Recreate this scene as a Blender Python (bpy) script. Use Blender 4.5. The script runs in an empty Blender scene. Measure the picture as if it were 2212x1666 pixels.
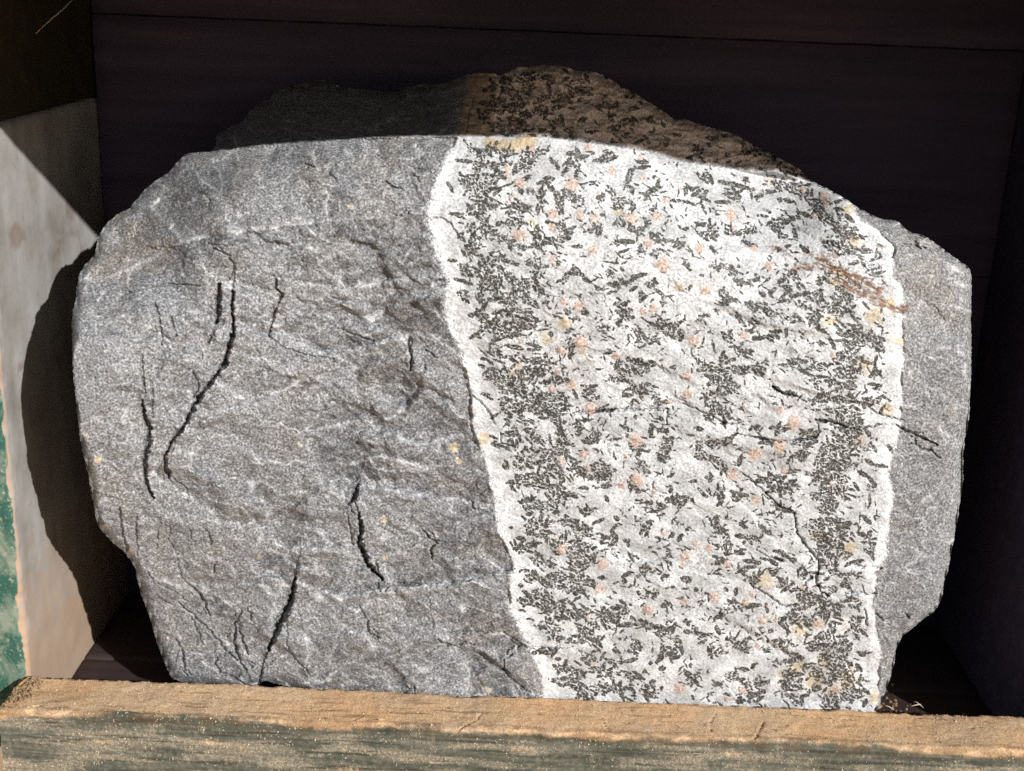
import bpy, math, numpy as np
R = math.radians
rng = np.random.default_rng(7)
S = bpy.context.scene
COL = S.collection

# ------------------------------------------------------------------ camera
F_PX, PITCH, ROLL, CAM_H, CAM_D = 2670., R(18), R(2.33), .228, .353   # focal length in units of a 2212 wide picture
cam = bpy.data.cameras.new("camera")
cam.sensor_width = 36.0
cam.lens = 36.0 * F_PX / 2212.0
cam.clip_start, cam.clip_end = .01, 200
cam.dof.use_dof = True
cam.dof.focus_distance = .385
cam.dof.aperture_fstop = cam.lens / 2.2        # a phone lens: an opening about 2 mm across
cam_o = bpy.data.objects.new("camera", cam)
cam_o.location = (0, -CAM_D, CAM_H)
COL.objects.link(cam_o)
S.camera = cam_o
CAM = np.array([0, -CAM_D, CAM_H])
FW = np.array([0, math.cos(PITCH), -math.sin(PITCH)])
RT = np.array([1., 0, 0])
UP = np.cross(RT, FW)
cr, sr = math.cos(ROLL), math.sin(ROLL)
from mathutils import Matrix, Vector
rt = RT * cr + UP * sr
up = -RT * sr + UP * cr
cam_o.rotation_euler = Matrix(((rt[0], up[0], -FW[0]), (rt[1], up[1], -FW[1]), (rt[2], up[2], -FW[2]))).to_euler()

# ------------------------------------------------------------------ daylight
L = np.array([-1., 1.3, -.806])                # travel of the sunlight
L = L / np.linalg.norm(L)
sun = bpy.data.lights.new("sun", 'SUN')
sun.energy = 5.0
sun.angle = R(.5)
sun.color = (1, .992, .982)
sun_o = bpy.data.objects.new("sun", sun)
sun_o.rotation_euler = Vector(L).to_track_quat('-Z', 'Y').to_euler()
COL.objects.link(sun_o)
W = bpy.data.worlds.new("World")
S.world = W
W.use_nodes = True
nt = W.node_tree
sky = nt.nodes.new("ShaderNodeTexSky")
sky.sky_type = 'NISHITA'
sky.sun_disc = False
sky.sun_elevation = math.asin(-L[2])
sky.sun_rotation = math.atan2(-L[0], -L[1])
bg = nt.nodes["Background"]
bg.inputs[1].default_value = .05
nt.links.new(sky.outputs[0], bg.inputs[0])
S.view_settings.view_transform = 'Standard'
S.view_settings.look = 'None'
S.view_settings.exposure = .27
S.view_settings.gamma = 1
S.cycles.use_denoising = False
S.cycles.max_bounces = 6

# ------------------------------------------------------------------ helpers
def ray(u, v):
    """direction from the camera for a point (u, v) of the 3000 px wide photograph"""
    a = (np.asarray(u, float) / 1.356239 - 1106) / F_PX
    b = (833 - np.asarray(v, float) / 1.356239) / F_PX
    a2 = a * cr - b * sr
    b2 = a * sr + b * cr
    return FW + a2[..., None] * RT + b2[..., None] * UP

def at_y(u, v, Y):
    d = ray(u, v)
    return CAM + d * ((Y - CAM[1]) / d[..., 1])[..., None]

def hit(u, v, ax, val):
    d = ray(np.array(u, float), np.array(v, float))
    return CAM + d * ((val - CAM[ax]) / d[..., ax])[..., None]

_G = np.random.default_rng(11).random((8, 256, 256)) * 2 * np.pi
_GX, _GY = np.cos(_G), np.sin(_G)
def pn(x, y, k=0):
    """2D gradient noise, about -0.7..0.7"""
    x = np.asarray(x, float); y = np.asarray(y, float)
    xi = np.floor(x).astype(int); yi = np.floor(y).astype(int)
    fx = x - xi; fy = y - yi
    k %= 8
    def g(i, j, dx, dy):
        a, b = (xi + i) & 255, (yi + j) & 255
        return _GX[k][a, b] * dx + _GY[k][a, b] * dy
    sx = fx * fx * fx * (fx * (fx * 6 - 15) + 10); sy = fy * fy * fy * (fy * (fy * 6 - 15) + 10)
    n0 = g(0, 0, fx, fy) * (1 - sx) + g(1, 0, fx - 1, fy) * sx
    n1 = g(0, 1, fx, fy - 1) * (1 - sx) + g(1, 1, fx - 1, fy - 1) * sx
    return n0 * (1 - sy) + n1 * sy

def fbm(x, y, o=4, k=0, gain=.5):
    s = 0; a = 1.
    for i in range(o):
        s = s + a * pn(x * 2 ** i + 17.3 * i, y * 2 ** i + 9.1 * i, k + i)
        a *= gain
    return s

def sstep(a, b, x):
    t = np.clip((x - a) / (b - a), 0, 1)
    return t * t * (3 - 2 * t)

def plates(x, y, k, tilt, step, soft=16):
    """broken plates: each cell of a jittered net is a plane with its own tilt and height; also the nearness of its border"""
    g = np.random.default_rng(100 + k)
    jx_, jy_, tx, ty, of = g.random((128, 128)), g.random((128, 128)), g.normal(0, tilt, (128, 128)), g.normal(0, tilt, (128, 128)), g.normal(0, step, (128, 128))
    xi, yi = np.floor(x).astype(int), np.floor(y).astype(int)
    f1 = np.full(x.shape, 9.); f2 = np.full(x.shape, 9.)
    cells = []
    for i in (-1, 0, 1):
        for j in (-1, 0, 1):
            a, b = (xi + i) & 127, (yi + j) & 127
            dx, dy = x - (xi + i + jx_[a, b]), y - (yi + j + jy_[a, b])
            d = np.hypot(dx, dy)
            cells.append((d, of[a, b] + tx[a, b] * dx + ty[a, b] * dy))
            n = d < f1
            f2 = np.where(n, f1, np.minimum(f2, d)); f1 = np.where(n, d, f1)
    num = 0; den = 0
    for d, h in cells:
        w = np.exp(-(d - f1) * soft); num = num + w * h; den = den + w
    return num / den, f2 - f1

def terrace(h, step, soft=.25):
    q = h / step
    f = np.floor(q)
    return (f + sstep(.5 - soft, .5 + soft, q - f)) * step

def mesh_from(name, verts, faces, mat, parent=None, loc=(0, 0, 0), smooth=True, attrs=None, normals=None, matidx=None):
    verts = np.asarray(verts, np.float32)
    faces = np.asarray(faces, np.int32)
    me = bpy.data.meshes.new(name)
    n, k = faces.shape
    me.vertices.add(len(verts)); me.vertices.foreach_set("co", verts.ravel())
    me.loops.add(n * k); me.loops.foreach_set("vertex_index", faces.ravel())
    me.polygons.add(n)
    me.polygons.foreach_set("loop_start", np.arange(0, n * k, k, dtype=np.int32))
    me.polygons.foreach_set("use_smooth", np.full(n, smooth))
    if matidx is not None:
        me.polygons.foreach_set("material_index", np.asarray(matidx, np.int32))
    me.update()
    for an, (dom, dat) in (attrs or {}).items():
        a = me.attributes.new(an, dom, 'POINT')
        if dom == 'FLOAT_COLOR':
            a.data.foreach_set("color", np.asarray(dat, np.float32).ravel())
        else:
            a.data.foreach_set("value", np.asarray(dat, np.float32).ravel())
    for m in (mat if isinstance(mat, (list, tuple)) else [mat]):
        me.materials.append(m)
    if normals is not None:
        me.normals_split_custom_set_from_vertices(np.asarray(normals, np.float32))
    o = bpy.data.objects.new(name, me)
    COL.objects.link(o)
    o.location = loc
    if parent: o.parent = parent
    return o

def empty(name, loc):
    o = bpy.data.objects.new(name, None)
    o.empty_display_size = .02
    o.location = loc
    COL.objects.link(o)
    return o

def tag(o, label=None, cat=None, group=None, kind=None):
    for k, v in (("label", label), ("category", cat), ("group", group), ("kind", kind)):
        if v: o[k] = v
    return o

class NT:
    """small shader-graph writer"""
    def __init__(s, name):
        s.m = bpy.data.materials.new(name); s.m.use_nodes = True
        s.t = s.m.node_tree; s.b = s.t.nodes["Principled BSDF"]
        s.co = s.t.nodes.new("ShaderNodeTexCoord").outputs["Object"]
    def put(s, sock, v):
        if v is None: return
        if isinstance(v, bpy.types.NodeSocket): s.t.links.new(v, sock)
        elif isinstance(v, tuple) and len(v) == 3 and sock.type == 'RGBA': sock.default_value = (*v, 1)
        else: sock.default_value = v
    def attr(s, name):
        n = s.t.nodes.new("ShaderNodeAttribute"); n.attribute_name = name; return n
    def sep(s, c):
        n = s.t.nodes.new("ShaderNodeSeparateColor"); s.put(n.inputs[0], c); return n.outputs
    def noise(s, scale, detail=3, rough=.55, vec=None, dist=0):
        n = s.t.nodes.new("ShaderNodeTexNoise"); n.inputs["Scale"].default_value = scale
        n.inputs["Detail"].default_value = detail; n.inputs["Roughness"].default_value = rough
        n.inputs["Distortion"].default_value = dist
        s.put(n.inputs["Vector"], vec or s.co); return n.outputs["Fac"]
    def scaled(s, v3):
        n = s.t.nodes.new("ShaderNodeMapping"); s.put(n.inputs[0], s.co); n.inputs["Scale"].default_value = v3; return n.outputs[0]
    def ramp(s, fac, stops):
        n = s.t.nodes.new("ShaderNodeValToRGB"); s.put(n.inputs[0], fac)
        e = n.color_ramp.elements
        while len(e) < len(stops): e.new(.5)
        for el, (p, c) in zip(e, stops):
            el.position = p; el.color = (*c, 1) if isinstance(c, tuple) else (c, c, c, 1)
        return n.outputs[0]
    def mix(s, fac, a, b, mode='MIX'):
        n = s.t.nodes.new("ShaderNodeMix"); n.data_type = 'RGBA'; n.blend_type = mode
        s.put(n.inputs[0], fac); s.put(n.inputs[6], a); s.put(n.inputs[7], b); return n.outputs[2]
    def math(s, op, a, b=None, clamp=False):
        n = s.t.nodes.new("ShaderNodeMath"); n.operation = op; n.use_clamp = clamp
        s.put(n.inputs[0], a); s.put(n.inputs[1], b); return n.outputs[0]
    def bump(s, h, dist, strength=1.):
        n = s.t.nodes.new("ShaderNodeBump"); n.inputs["Distance"].default_value = dist
        n.inputs["Strength"].default_value = strength
        s.put(n.inputs["Height"], h); s.t.links.new(n.outputs[0], s.b.inputs["Normal"])
    def done(s, col, rough=.7, spec=.3):
        s.put(s.b.inputs["Base Color"], col); s.put(s.b.inputs["Roughness"], rough)
        s.b.inputs["Specular IOR Level"].default_value = spec
        return s.m

# ------------------------------------------------------------------ materials
def rock_material():
    n = NT("banded_schist")
    ma = n.attr("mineral"); mb = n.attr("tint")
    a = n.sep(ma.outputs["Color"]); b = n.sep(mb.outputs["Color"])
    white, dark, garnet, rust_warm_shade = a[0], a[1], a[2], ma.outputs["Alpha"]
    yellow, brown = b[0], b[1]
    grain = n.noise(1500, 3, .72)
    grain2 = n.noise(1100, 2, .6)
    big = n.noise(45, 4, .6)
    mid = n.noise(220, 4, .65)
    schist = n.ramp(grain, [(.31, (.045, .045, .048)), (.45, (.150, .152, .156)), (.55, (.255, .256, .258)), (.70, (.56, .56, .555))])
    schist = n.mix(n.math('MULTIPLY', b[2], .85, True), schist, n.mix(1, schist, (.45, .45, .46), 'MULTIPLY'))
    schist = n.mix(.5, schist, n.mix(1, schist, n.ramp(big, [(.3, (.82, .82, .86)), (.7, (1.08, 1.05, 1.0))]), 'MULTIPLY'))
    schist = n.mix(n.math('MULTIPLY', brown, .42), schist, n.mix(1, schist, (1.0, .80, .56), 'MULTIPLY'))
    vein = n.ramp(grain, [(.33, (.16, .162, .163)), (.44, (.36, .366, .368)), (.60, (.63, .635, .635))])
    vein = n.mix(n.ramp(n.noise(95, 3, .6), [(.40, .75), (.62, 0.)]), vein, n.mix(.6, vein, (.20, .20, .195)))
    vein = n.mix(mb.outputs["Alpha"], vein, n.ramp(grain, [(.34, (.38, .385, .385)), (.44, (.56, .565, .565)), (.60, (.74, .745, .74))]))
    vein = n.mix(n.ramp(mid, [(.44, 0.), (.62, .5)]), vein, n.mix(.5, vein, (.72, .725, .73)))
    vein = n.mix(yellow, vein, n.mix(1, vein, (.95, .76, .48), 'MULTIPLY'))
    col = n.mix(white, schist, vein)
    blade = n.ramp(grain, [(.34, (.015, .0145, .0125)), (.49, (.048, .046, .040)), (.58, (.125, .12, .108)), (.68, (.44, .43, .41))])
    dark = n.math('MULTIPLY', n.math('SUBTRACT', n.math('ADD', dark, n.math('MULTIPLY', grain, -.7)), -.04), 4.0, True)
    col = n.mix(dark, col, blade)
    gar = n.ramp(grain, [(.34, (.20, .12, .085)), (.5, (.43, .295, .225)), (.66, (.70, .56, .47))])
    garnet = n.math('MULTIPLY', garnet, .78)  # mask also holds the warm shade painted on the vein top
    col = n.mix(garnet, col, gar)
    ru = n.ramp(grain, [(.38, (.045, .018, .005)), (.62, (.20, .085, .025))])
    col = n.mix(rust_warm_shade, col, ru)
    n.bump(n.mix(.4, grain, grain2), .00012, .9)
    return n.done(col, n.ramp(grain2, [(.35, .75), (.7, .42)]), .35)

def wood_rail_material():
    n = NT("dusty_green_rail")
    d = n.sep(n.attr("cover").outputs["Color"])
    dust, grime, bare = d[0], d[1], d[2]
    g1 = n.noise(1500, 3, .7); g2 = n.noise(320, 4, .65); g3 = n.noise(60, 4, .6)
    streak = n.noise(260, 5, .65, n.scaled((.06, 1, 1)))
    sand = n.ramp(g1, [(.3, (.32, .215, .125)), (.5, (.52, .37, .23)), (.72, (.74, .58, .41))])
    sand = n.mix(.6, sand, n.mix(1, sand, n.ramp(g3, [(.32, (.78, .74, .72)), (.68, (1.08, 1.0, .88))]), 'MULTIPLY'))
    paint = n.ramp(streak, [(.35, (.030, .036, .027)), (.55, (.068, .074, .057)), (.75, (.125, .12, .09))])
    paint = n.mix(n.ramp(g2, [(.56, 0.), (.72, .6)]), paint, (.03, .06, .045))
    dirty = n.ramp(g1, [(.34, (.11, .092, .064)), (.55, (.23, .20, .145)), (.75, (.45, .38, .28))])
    paint = n.mix(bare, paint, dirty)
    fine = n.noise(620, 3, .6, n.scaled((.05, 1, 1)))
    paint = n.mix(n.ramp(fine, [(.34, .85), (.47, 0.)]), paint, (.035, .036, .026))
    sand = n.mix(n.ramp(n.noise(28, 4, .6), [(.45, 0.), (.62, .55)]), sand, n.mix(1, sand, (1.05, .86, .68), 'MULTIPLY'))
    col = n.mix(dust, paint, sand)
    col = n.mix(grime, col, (.10, .055, .025))
    n.bump(n.mix(.5, g1, streak), .00025, .8)
    return n.done(col, .85, .2)

def wall_material():
    n = NT("grey_painted_board")
    d = n.sep(n.attr("cover").outputs["Color"])
    g = n.noise(700, 4, .65); big = n.noise(38, 5, .65); st = n.noise(120, 4, .6, n.scaled((1, .9, .12)))
    col = n.ramp(big, [(.3, (.215, .195, .175)), (.5, (.305, .29, .27)), (.7, (.38, .375, .36))])
    col = n.mix(.35, col, n.mix(1, col, n.ramp(st, [(.35, (.7, .66, .6)), (.65, (1.1, 1.1, 1.1))]), 'MULTIPLY'))
    col = n.mix(n.ramp(g, [(.28, .6), (.4, 0.)]), col, (.20, .16, .13))
    col = n.mix(d[0], col, (.17, .105, .065))
    col = n.mix(d[1], col, (.40, .27, .175))
    gm = n.noise(130, 5, .65, n.scaled((1, 1, .55)), .6)
    grn = n.ramp(big, [(.35, (.018, .075, .062)), (.55, (.03, .095, .066)), (.75, (.06, .13, .085))])
    grn = n.mix(n.ramp(gm, [(.46, 0.), (.64, .8)]), grn, (.24, .26, .20))
    grn = n.mix(n.ramp(g, [(.56, 0.), (.72, .8)]), grn, (.42, .34, .24))
    paint = n.math('MULTIPLY', n.math('SUBTRACT', n.math('ADD', d[2], n.math('MULTIPLY', g, .5)), .55), 4, True)
    col = n.mix(paint, col, grn)
    n.bump(n.mix(.4, g, st), .00022, .4)
    return n.done(col, .7, .2)

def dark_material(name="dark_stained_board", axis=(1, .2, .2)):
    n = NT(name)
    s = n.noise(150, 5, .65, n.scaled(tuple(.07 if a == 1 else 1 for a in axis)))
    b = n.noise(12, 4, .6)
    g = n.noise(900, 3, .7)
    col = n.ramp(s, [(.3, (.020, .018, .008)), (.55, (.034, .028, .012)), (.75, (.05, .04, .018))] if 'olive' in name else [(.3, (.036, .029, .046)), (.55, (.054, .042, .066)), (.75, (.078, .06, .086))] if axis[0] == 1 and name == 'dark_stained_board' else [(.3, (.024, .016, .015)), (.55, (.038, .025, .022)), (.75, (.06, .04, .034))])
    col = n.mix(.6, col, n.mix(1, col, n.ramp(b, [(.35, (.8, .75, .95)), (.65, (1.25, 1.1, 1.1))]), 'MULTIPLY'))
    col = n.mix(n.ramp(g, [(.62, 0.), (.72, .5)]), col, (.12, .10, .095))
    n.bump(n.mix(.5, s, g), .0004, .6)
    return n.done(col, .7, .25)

def plain(name, c0, c1, scale=900, rough=.8, spec=.25):
    n = NT(name)
    return n.done(n.ramp(n.noise(scale, 3, .65), [(.35, c0), (.65, c1)]), rough, spec)

M_ROCK, M_RAIL, M_WALL = rock_material(), wood_rail_material(), wall_material()
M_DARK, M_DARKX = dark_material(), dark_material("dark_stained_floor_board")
M_OLIVE_SHADE = dark_material('shade_dark_olive_board', (1, .2, .21))  # olive board colour, darkened to stand for shade on the upper wall
M_SAND = plain("quartz_sand", (.30, .215, .13), (.62, .51, .37), 1500, .75, .25)
M_EARTH = plain("sandy_earth", (.40, .25, .14), (.56, .37, .22), 3, .95, .1)
M_DIRT = plain("crumbly_dirt", (.15, .095, .05), (.36, .25, .145), 1200)
M_STRAW = plain("dry_straw", (.55, .44, .27), (.78, .66, .46), 500, .6)
M_CHIP = plain("orange_brown_wood", (.30, .16, .06), (.50, .29, .12), 600, .7)

# ------------------------------------------------------------------ ground outside the box
def grid_xy(x0, x1, nx, y0, y1, ny):
    X, Y = np.meshgrid(np.linspace(x0, x1, nx), np.linspace(y0, y1, ny))
    i = np.arange(nx * ny).reshape(ny, nx)
    f = np.stack([i[:-1, :-1], i[:-1, 1:], i[1:, 1:], i[1:, :-1]], -1).reshape(-1, 4)
    return X.ravel(), Y.ravel(), f

x, y, f = grid_xy(-60, 60, 60, -60, 60, 60)
tag(mesh_from("ground", np.stack([x, y, np.full_like(x, -.78) + .03 * pn(x * .4, y * .4)], -1), f, M_EARTH), kind='structure')

# ------------------------------------------------------------------ the wooden box
XL, XR = -.15909, .183
ROOF_Y = -.110                  # front edge of the overhanging roof          # inner faces of the side walls
YF, YB = .0113, .1145            # rear edge of the front rail, back wall
ZF, ZR = -.022, .2646           # floor, underside of the roof
box = tag(empty("wooden_box", (0, .05, -.03)), "weathered wooden display box, dark inside, with a sandy green front rail below the rock", "box")
BO = np.array(box.location)

def box_mesh(name, lo, hi, mat, n=(8, 8, 8), jitter=.0004, seed=0, bevel=.0012):
    """a sawn board: a box of small faces with softened edges and uneven faces"""
    lo, hi = np.array(lo, float), np.array(hi, float)
    ax = []
    for a in range(3):
        m = max(n[a], 2)
        t = np.linspace(0, 1, m)
        e = min(bevel / (hi[a] - lo[a]), .3)
        ax.append(lo[a] + (hi[a] - lo[a]) * np.unique(np.concatenate([t[(t > e * 1.5) & (t < 1 - e * 1.5)], [0, e, 1 - e, 1]])))
    vs, fs, base = [], [], 0
    for a in range(3):
        b, c = (a + 1) % 3, (a + 2) % 3
        for side in (0, 1):
            B, C_ = np.meshgrid(ax[b], ax[c], indexing='ij')
            P = np.zeros(B.shape + (3,))
            P[..., a] = hi[a] if side else lo[a]; P[..., b] = B; P[..., c] = C_
            i = np.arange(B.size).reshape(B.shape) + base
            q = np.stack([i[:-1, :-1], i[1:, :-1], i[1:, 1:], i[:-1, 1:]], -1).reshape(-1, 4)
            if not side: q = q[:, ::-1]
            vs.append(P.reshape(-1, 3)); fs.append(q); base += B.size
    V = np.concatenate(vs); Q = np.concatenate(fs)
    key = np.round(V * 1e6).astype(np.int64)
    _, idx, inv = np.unique(key, axis=0, return_index=True, return_inverse=True)
    V = V[idx]; Q = inv.ravel()[Q]
    on = np.stack([(np.abs(V - lo) < 1e-7), (np.abs(V - hi) < 1e-7)], 0)
    cnt = on.any(0).sum(1)
    pull = (np.where(on[0], 1, 0) - np.where(on[1], 1, 0)) * (cnt > 1)[:, None] * bevel * .45
    V = V + pull
    V = V + jitter * np.stack([pn(V[:, 1] * 120 + seed, V[:, 2] * 120, 1), pn(V[:, 0] * 120 + seed, V[:, 2] * 120, 2), pn(V[:, 0] * 120, V[:, 1] * 120 + seed, 3)], -1)
    return V, Q

def board(name, lo, hi, mat, parent=box, **k):
    V, Q = box_mesh(name, lo, hi, mat, **k)
    return mesh_from(name, V - BO, Q, mat, parent)

# back wall: three horizontal boards with narrow joints, floor of two boards, roof, right wall
zs = [-.03, .0225, .1275, .2118, .2635]
for i in range(4):
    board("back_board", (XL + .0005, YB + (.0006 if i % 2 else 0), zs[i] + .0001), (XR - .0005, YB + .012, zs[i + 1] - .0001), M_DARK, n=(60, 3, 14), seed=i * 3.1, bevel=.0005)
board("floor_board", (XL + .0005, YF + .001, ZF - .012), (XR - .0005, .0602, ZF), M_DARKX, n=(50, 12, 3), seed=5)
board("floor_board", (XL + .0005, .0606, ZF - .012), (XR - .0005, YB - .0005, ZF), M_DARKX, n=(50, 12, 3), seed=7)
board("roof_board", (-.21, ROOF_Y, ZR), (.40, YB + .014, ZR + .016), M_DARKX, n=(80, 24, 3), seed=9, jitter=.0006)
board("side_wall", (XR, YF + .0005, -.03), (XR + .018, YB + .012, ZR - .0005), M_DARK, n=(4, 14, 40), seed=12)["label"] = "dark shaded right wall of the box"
board("back_light_stop", (XL - .02, YB + .0145, -.03), (XR + .02, YB + .020, ZR - .002), M_DARK, n=(6, 3, 6), seed=21)  # unseen board added behind the joints to stop daylight leaking in

# left wall: grey inside face with stains, worn green front face
V, Q = box_mesh("side_wall", (XL - .03, YF + .0003, -.03), (XL, YB + .012, .1815), None, n=(30, 90, 220), seed=3, jitter=.00022, bevel=.0016)
edge = (np.abs(V[:, 1] - YF) < .003) & (V[:, 0] > XL - .003)
chip = edge * np.clip(pn(V[:, 2] * 160, V[:, 2] * 0 + .5, 4) + .6 * pn(V[:, 2] * 520, V[:, 2] * 0 + 3.5, 5), -1, 1)
V[:, 1] += .0009 * chip + edge * .0016 * fbm(V[:, 2] * 38, V[:, 2] * 0 + .5, 3, 2)
V[:, 0] -= .0006 * np.abs(chip)
cover = np.zeros((len(V), 4)); cover[:, 3] = 1
def blotch(u, v, ru, rv, ring=False, s=1.):
    p = hit(u, v, 0, XL)
    d = np.hypot((V[:, 1] - p[1]) / ru, (V[:, 2] - p[2]) / rv) + .5 * fbm(V[:, 1] * 260, V[:, 2] * 260, 3, 2)
    return s * (sstep(.25, 0, np.abs(d - 1)) if ring else sstep(1.15, .8, d))
cover[:, 0] = np.maximum.reduce([blotch(50, 690, .0055, .0042, s=.5), blotch(205, 745, .012, .007, True, .45), blotch(205, 610, .005, .004, s=.35), blotch(60, 1075, .002, .0015, s=.5)])
low = sstep(.055, -.005, V[:, 2] + .02 * fbm(V[:, 1] * 150, V[:, 2] * 150, 3, 1))
rim = sstep(.0030, .0008, np.abs(V[:, 1] - YF) + .002 * pn(V[:, 2] * 300, V[:, 0] * 100, 3)) * (V[:, 0] > XL - .004)
cover[:, 2] = sstep(YF + .0016, YF + .0003, V[:, 1]) * (V[:, 0] < XL - .0004)
cover[:, 1] = np.clip(low * .75 + rim * .7, 0, 1)
lw = mesh_from("side_wall", V - BO, Q, M_WALL, box, attrs={"cover": ('FLOAT_COLOR', cover)})
lw["label"] = "left wall with a stained grey inner face and worn green front edge"
board("side_wall", (XL - .03, YF + .0006, .1818), (XL - .0004, YB + .012, ZR - .0005), M_OLIVE_SHADE, n=(10, 30, 24), seed=17)["label"] = "olive upper board of the left wall, its colour darkened to stand for shade"
# pale scratch on the upper left wall, built as a thin raised strip
a, b = hit(102, 100, 0, XL), hit(212, 0, 0, XL)
t = np.linspace(0, 1, 30)[:, None]
P = a + (b - a) * t; P[:, 2] += .0004 * pn(t[:, 0] * 6, t[:, 0] * 0 + .3)
wd = .00032 * np.sin(np.pi * np.clip(t[:, 0], .06, .97)) * (.7 + .6 * pn(t[:, 0] * 9, t[:, 0] * 0, 2))
nv = np.array([0, -(b - a)[2], (b - a)[1]]); nv /= np.linalg.norm(nv)
SV = np.concatenate([P - nv * wd[:, None], P + np.array([.0005, 0, 0]), P + nv * wd[:, None]])
m = len(t); i = np.arange(m - 1)
SQ = np.concatenate([np.stack([i, i + 1, i + 1 + m, i + m], -1), np.stack([i + m, i + 1 + m, i + 1 + 2 * m, i + 2 * m], -1)])
mesh_from("scratch", SV - BO, SQ, M_STRAW, lw, loc=(0, 0, 0))

# ------------------------------------------------------------------ tracing frames: tile -> photograph
TILE = {1: (0, 0), 2: (1000, 0), 3: (2000, 0), 4: (0, 753), 5: (1000, 753), 6: (2000, 753), 7: (0, 1506), 8: (1000, 1506), 9: (2000, 1506)}
K = 2.212
def T(t, x, y): return TILE[t][0] + x / K, TILE[t][1] + y / K

# ------------------------------------------------------------------ front rail
YR0 = -.0098
prof = []                                        # (Y, Z) from the foot of the rear face over the top and down the front
rr = .0014
for z in np.linspace(-.03, -.0012, 10): prof.append((YF, z))
prof.append((YF - .0002, -.0004)); prof.append((YF - .0009, 0))
for yy in np.linspace(YF - .0014, YR0 + rr, 44): prof.append((yy, 0))
for an in np.linspace(8, 82, 9): prof.append((YR0 + rr - rr * math.sin(R(an)), -rr + rr * math.cos(R(an))))
for z in np.linspace(-rr, -.034, 62): prof.append((YR0, z))
prof = np.array(prof)
prof = np.concatenate([[[.004, -.03]], prof])
NX = 900
xs = np.linspace(-.1608, .262, NX)
X = np.repeat(xs[None], len(prof), 0)
Y = np.repeat(prof[:, 0][:, None], NX, 1); Z = np.repeat(prof[:, 1][:, None], NX, 1)
sl = np.concatenate([[0], np.cumsum(np.hypot(*np.diff(prof, axis=0).T))])
SS = np.repeat(sl[:, None], NX, 1)
top = (Z > -.0005).astype(float) * (Y < YF - .0003)
on_front = sstep(0, -.0035, Z) * (Y < YR0 + .004)
wave = .0007 * fbm(X * 40, SS * 40, 3, 2) + .00022 * fbm(X * 300, SS * 300, 3, 1)
Zt = Z + wave * (1 - on_front) * (Z > -.004)
grainy = .00050 * fbm(X * 30, SS * 900, 3, 4) + .00026 * fbm(X * 500, SS * 700, 2, 5)
Yt = Y - grainy * on_front - .0009 * on_front * pn(X * 55, SS * 60, 6)
edgew = np.exp(-((Z + .001) / .0022) ** 2) * (Y < YR0 + .003)
Yt += edgew * .0010 * fbm(X * 90, X * 0 + 3, 3, 2)
rear = (Y > YF - .0016) & (Z > -.006)
Zt -= rear * np.abs(.0012 * fbm(X * 110, X * 0 + 8, 3, 5))
Yt -= rear * np.abs(.0012 * fbm(X * 160, X * 0 + 1, 3, 6))
# cracks and dents traced on the top
RC = [(8, 14, [(905, 1290), (880, 1330), (820, 1360), (760, 1390)]), (8, 8, [(905, 1285), (1030, 1275), (1090, 1248)]), (8, 10, [(1680, 1300), (1700, 1350), (1740, 1410)]),
      (8, 8, [(1860, 1335), (1862, 1420)]), (8, 12, [(80, 1335), (140, 1305)]), (9, 12, [(215, 1290), (180, 1350), (185, 1410)]), (9, 14, [(530, 1340), (500, 1400), (465, 1465)]),
      (9, 10, [(1000, 1320), (1140, 1335)]), (9, 8, [(1150, 1360), (1290, 1385)]), (7, 8, [(640, 1230), (700, 1245), (690, 1270)]), (8, 7, [(1300, 1260), (1310, 1290)]),
      (8, 10, [(2110, 1300), (2160, 1310)]), (9, 7, [(820, 1310), (900, 1325)]), (9, 6, [(1800, 1390), (2050, 1380)]), (7, 7, [(1880, 1240), (2150, 1270)]), (9, 6, [(1300, 1300), (1700, 1330)])]
grime = np.zeros_like(X)
for t_, w_, pts in RC:
    q = np.array([hit(*T(t_, *p), 2, 0.)[:2] for p in pts])
    dmin = np.full(X.shape, 9.)
    for p0, p1 in zip(q[:-1], q[1:]):
        e = p1 - p0; tt = np.clip(((X - p0[0]) * e[0] + (Y - p0[1]) * e[1]) / (e @ e), 0, 1)
        dmin = np.minimum(dmin, np.hypot(X - p0[0] - tt * e[0], Y - p0[1] - tt * e[1]))
    dmin = dmin + .0007 * np.abs(fbm(X * 600, SS * 600, 2, 3))
    wq = w_ / K * .000125
    c = sstep(wq * .75, 0, dmin + .0004 * np.abs(pn(X * 1500, SS * 1500, 4))) * (Z > -.002)
    Zt -= c * .0011
    grime = np.maximum(grime, c * .8)
grime = np.maximum(grime, sstep(.46, .72, fbm(X * 260, SS * 340, 3, 7)) * (1 - on_front) * .75)
grime = np.maximum(grime, sstep(.30, .62, fbm(X * 55, SS * 700, 4, 3) + .35 * fbm(X * 14, SS * 90, 2, 5)) * (1 - on_front) * .6)
grime = np.maximum(grime, .55 * edgew * sstep(-.3, .3, fbm(X * 120, SS * 300, 3, 4)))
corner = sstep(-.150, -.1595, X + .004 * pn(X * 200, SS * 200)) * (1 - on_front)
grime = np.maximum(grime, corner * sstep(-.1, .35, fbm(X * 420, SS * 420, 3, 2)))
bnd = -.0010 + .0030 * fbm(X * 15, X * 0 + 5, 6, 1, .62) + .0006 * fbm(X * 500, SS * 400, 2, 3)
dust = sstep(-.0010, .0006, Z - bnd) * 1.
dust = np.where(Y > YR0 + rr + .0005, 1, dust)
strk = fbm(X * 22, SS * 260, 4, 5) * .9 + .55 * fbm(X * 70, SS * 110, 3, 2) + .25 * fbm(X * 700, SS * 700, 2, 6)
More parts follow.
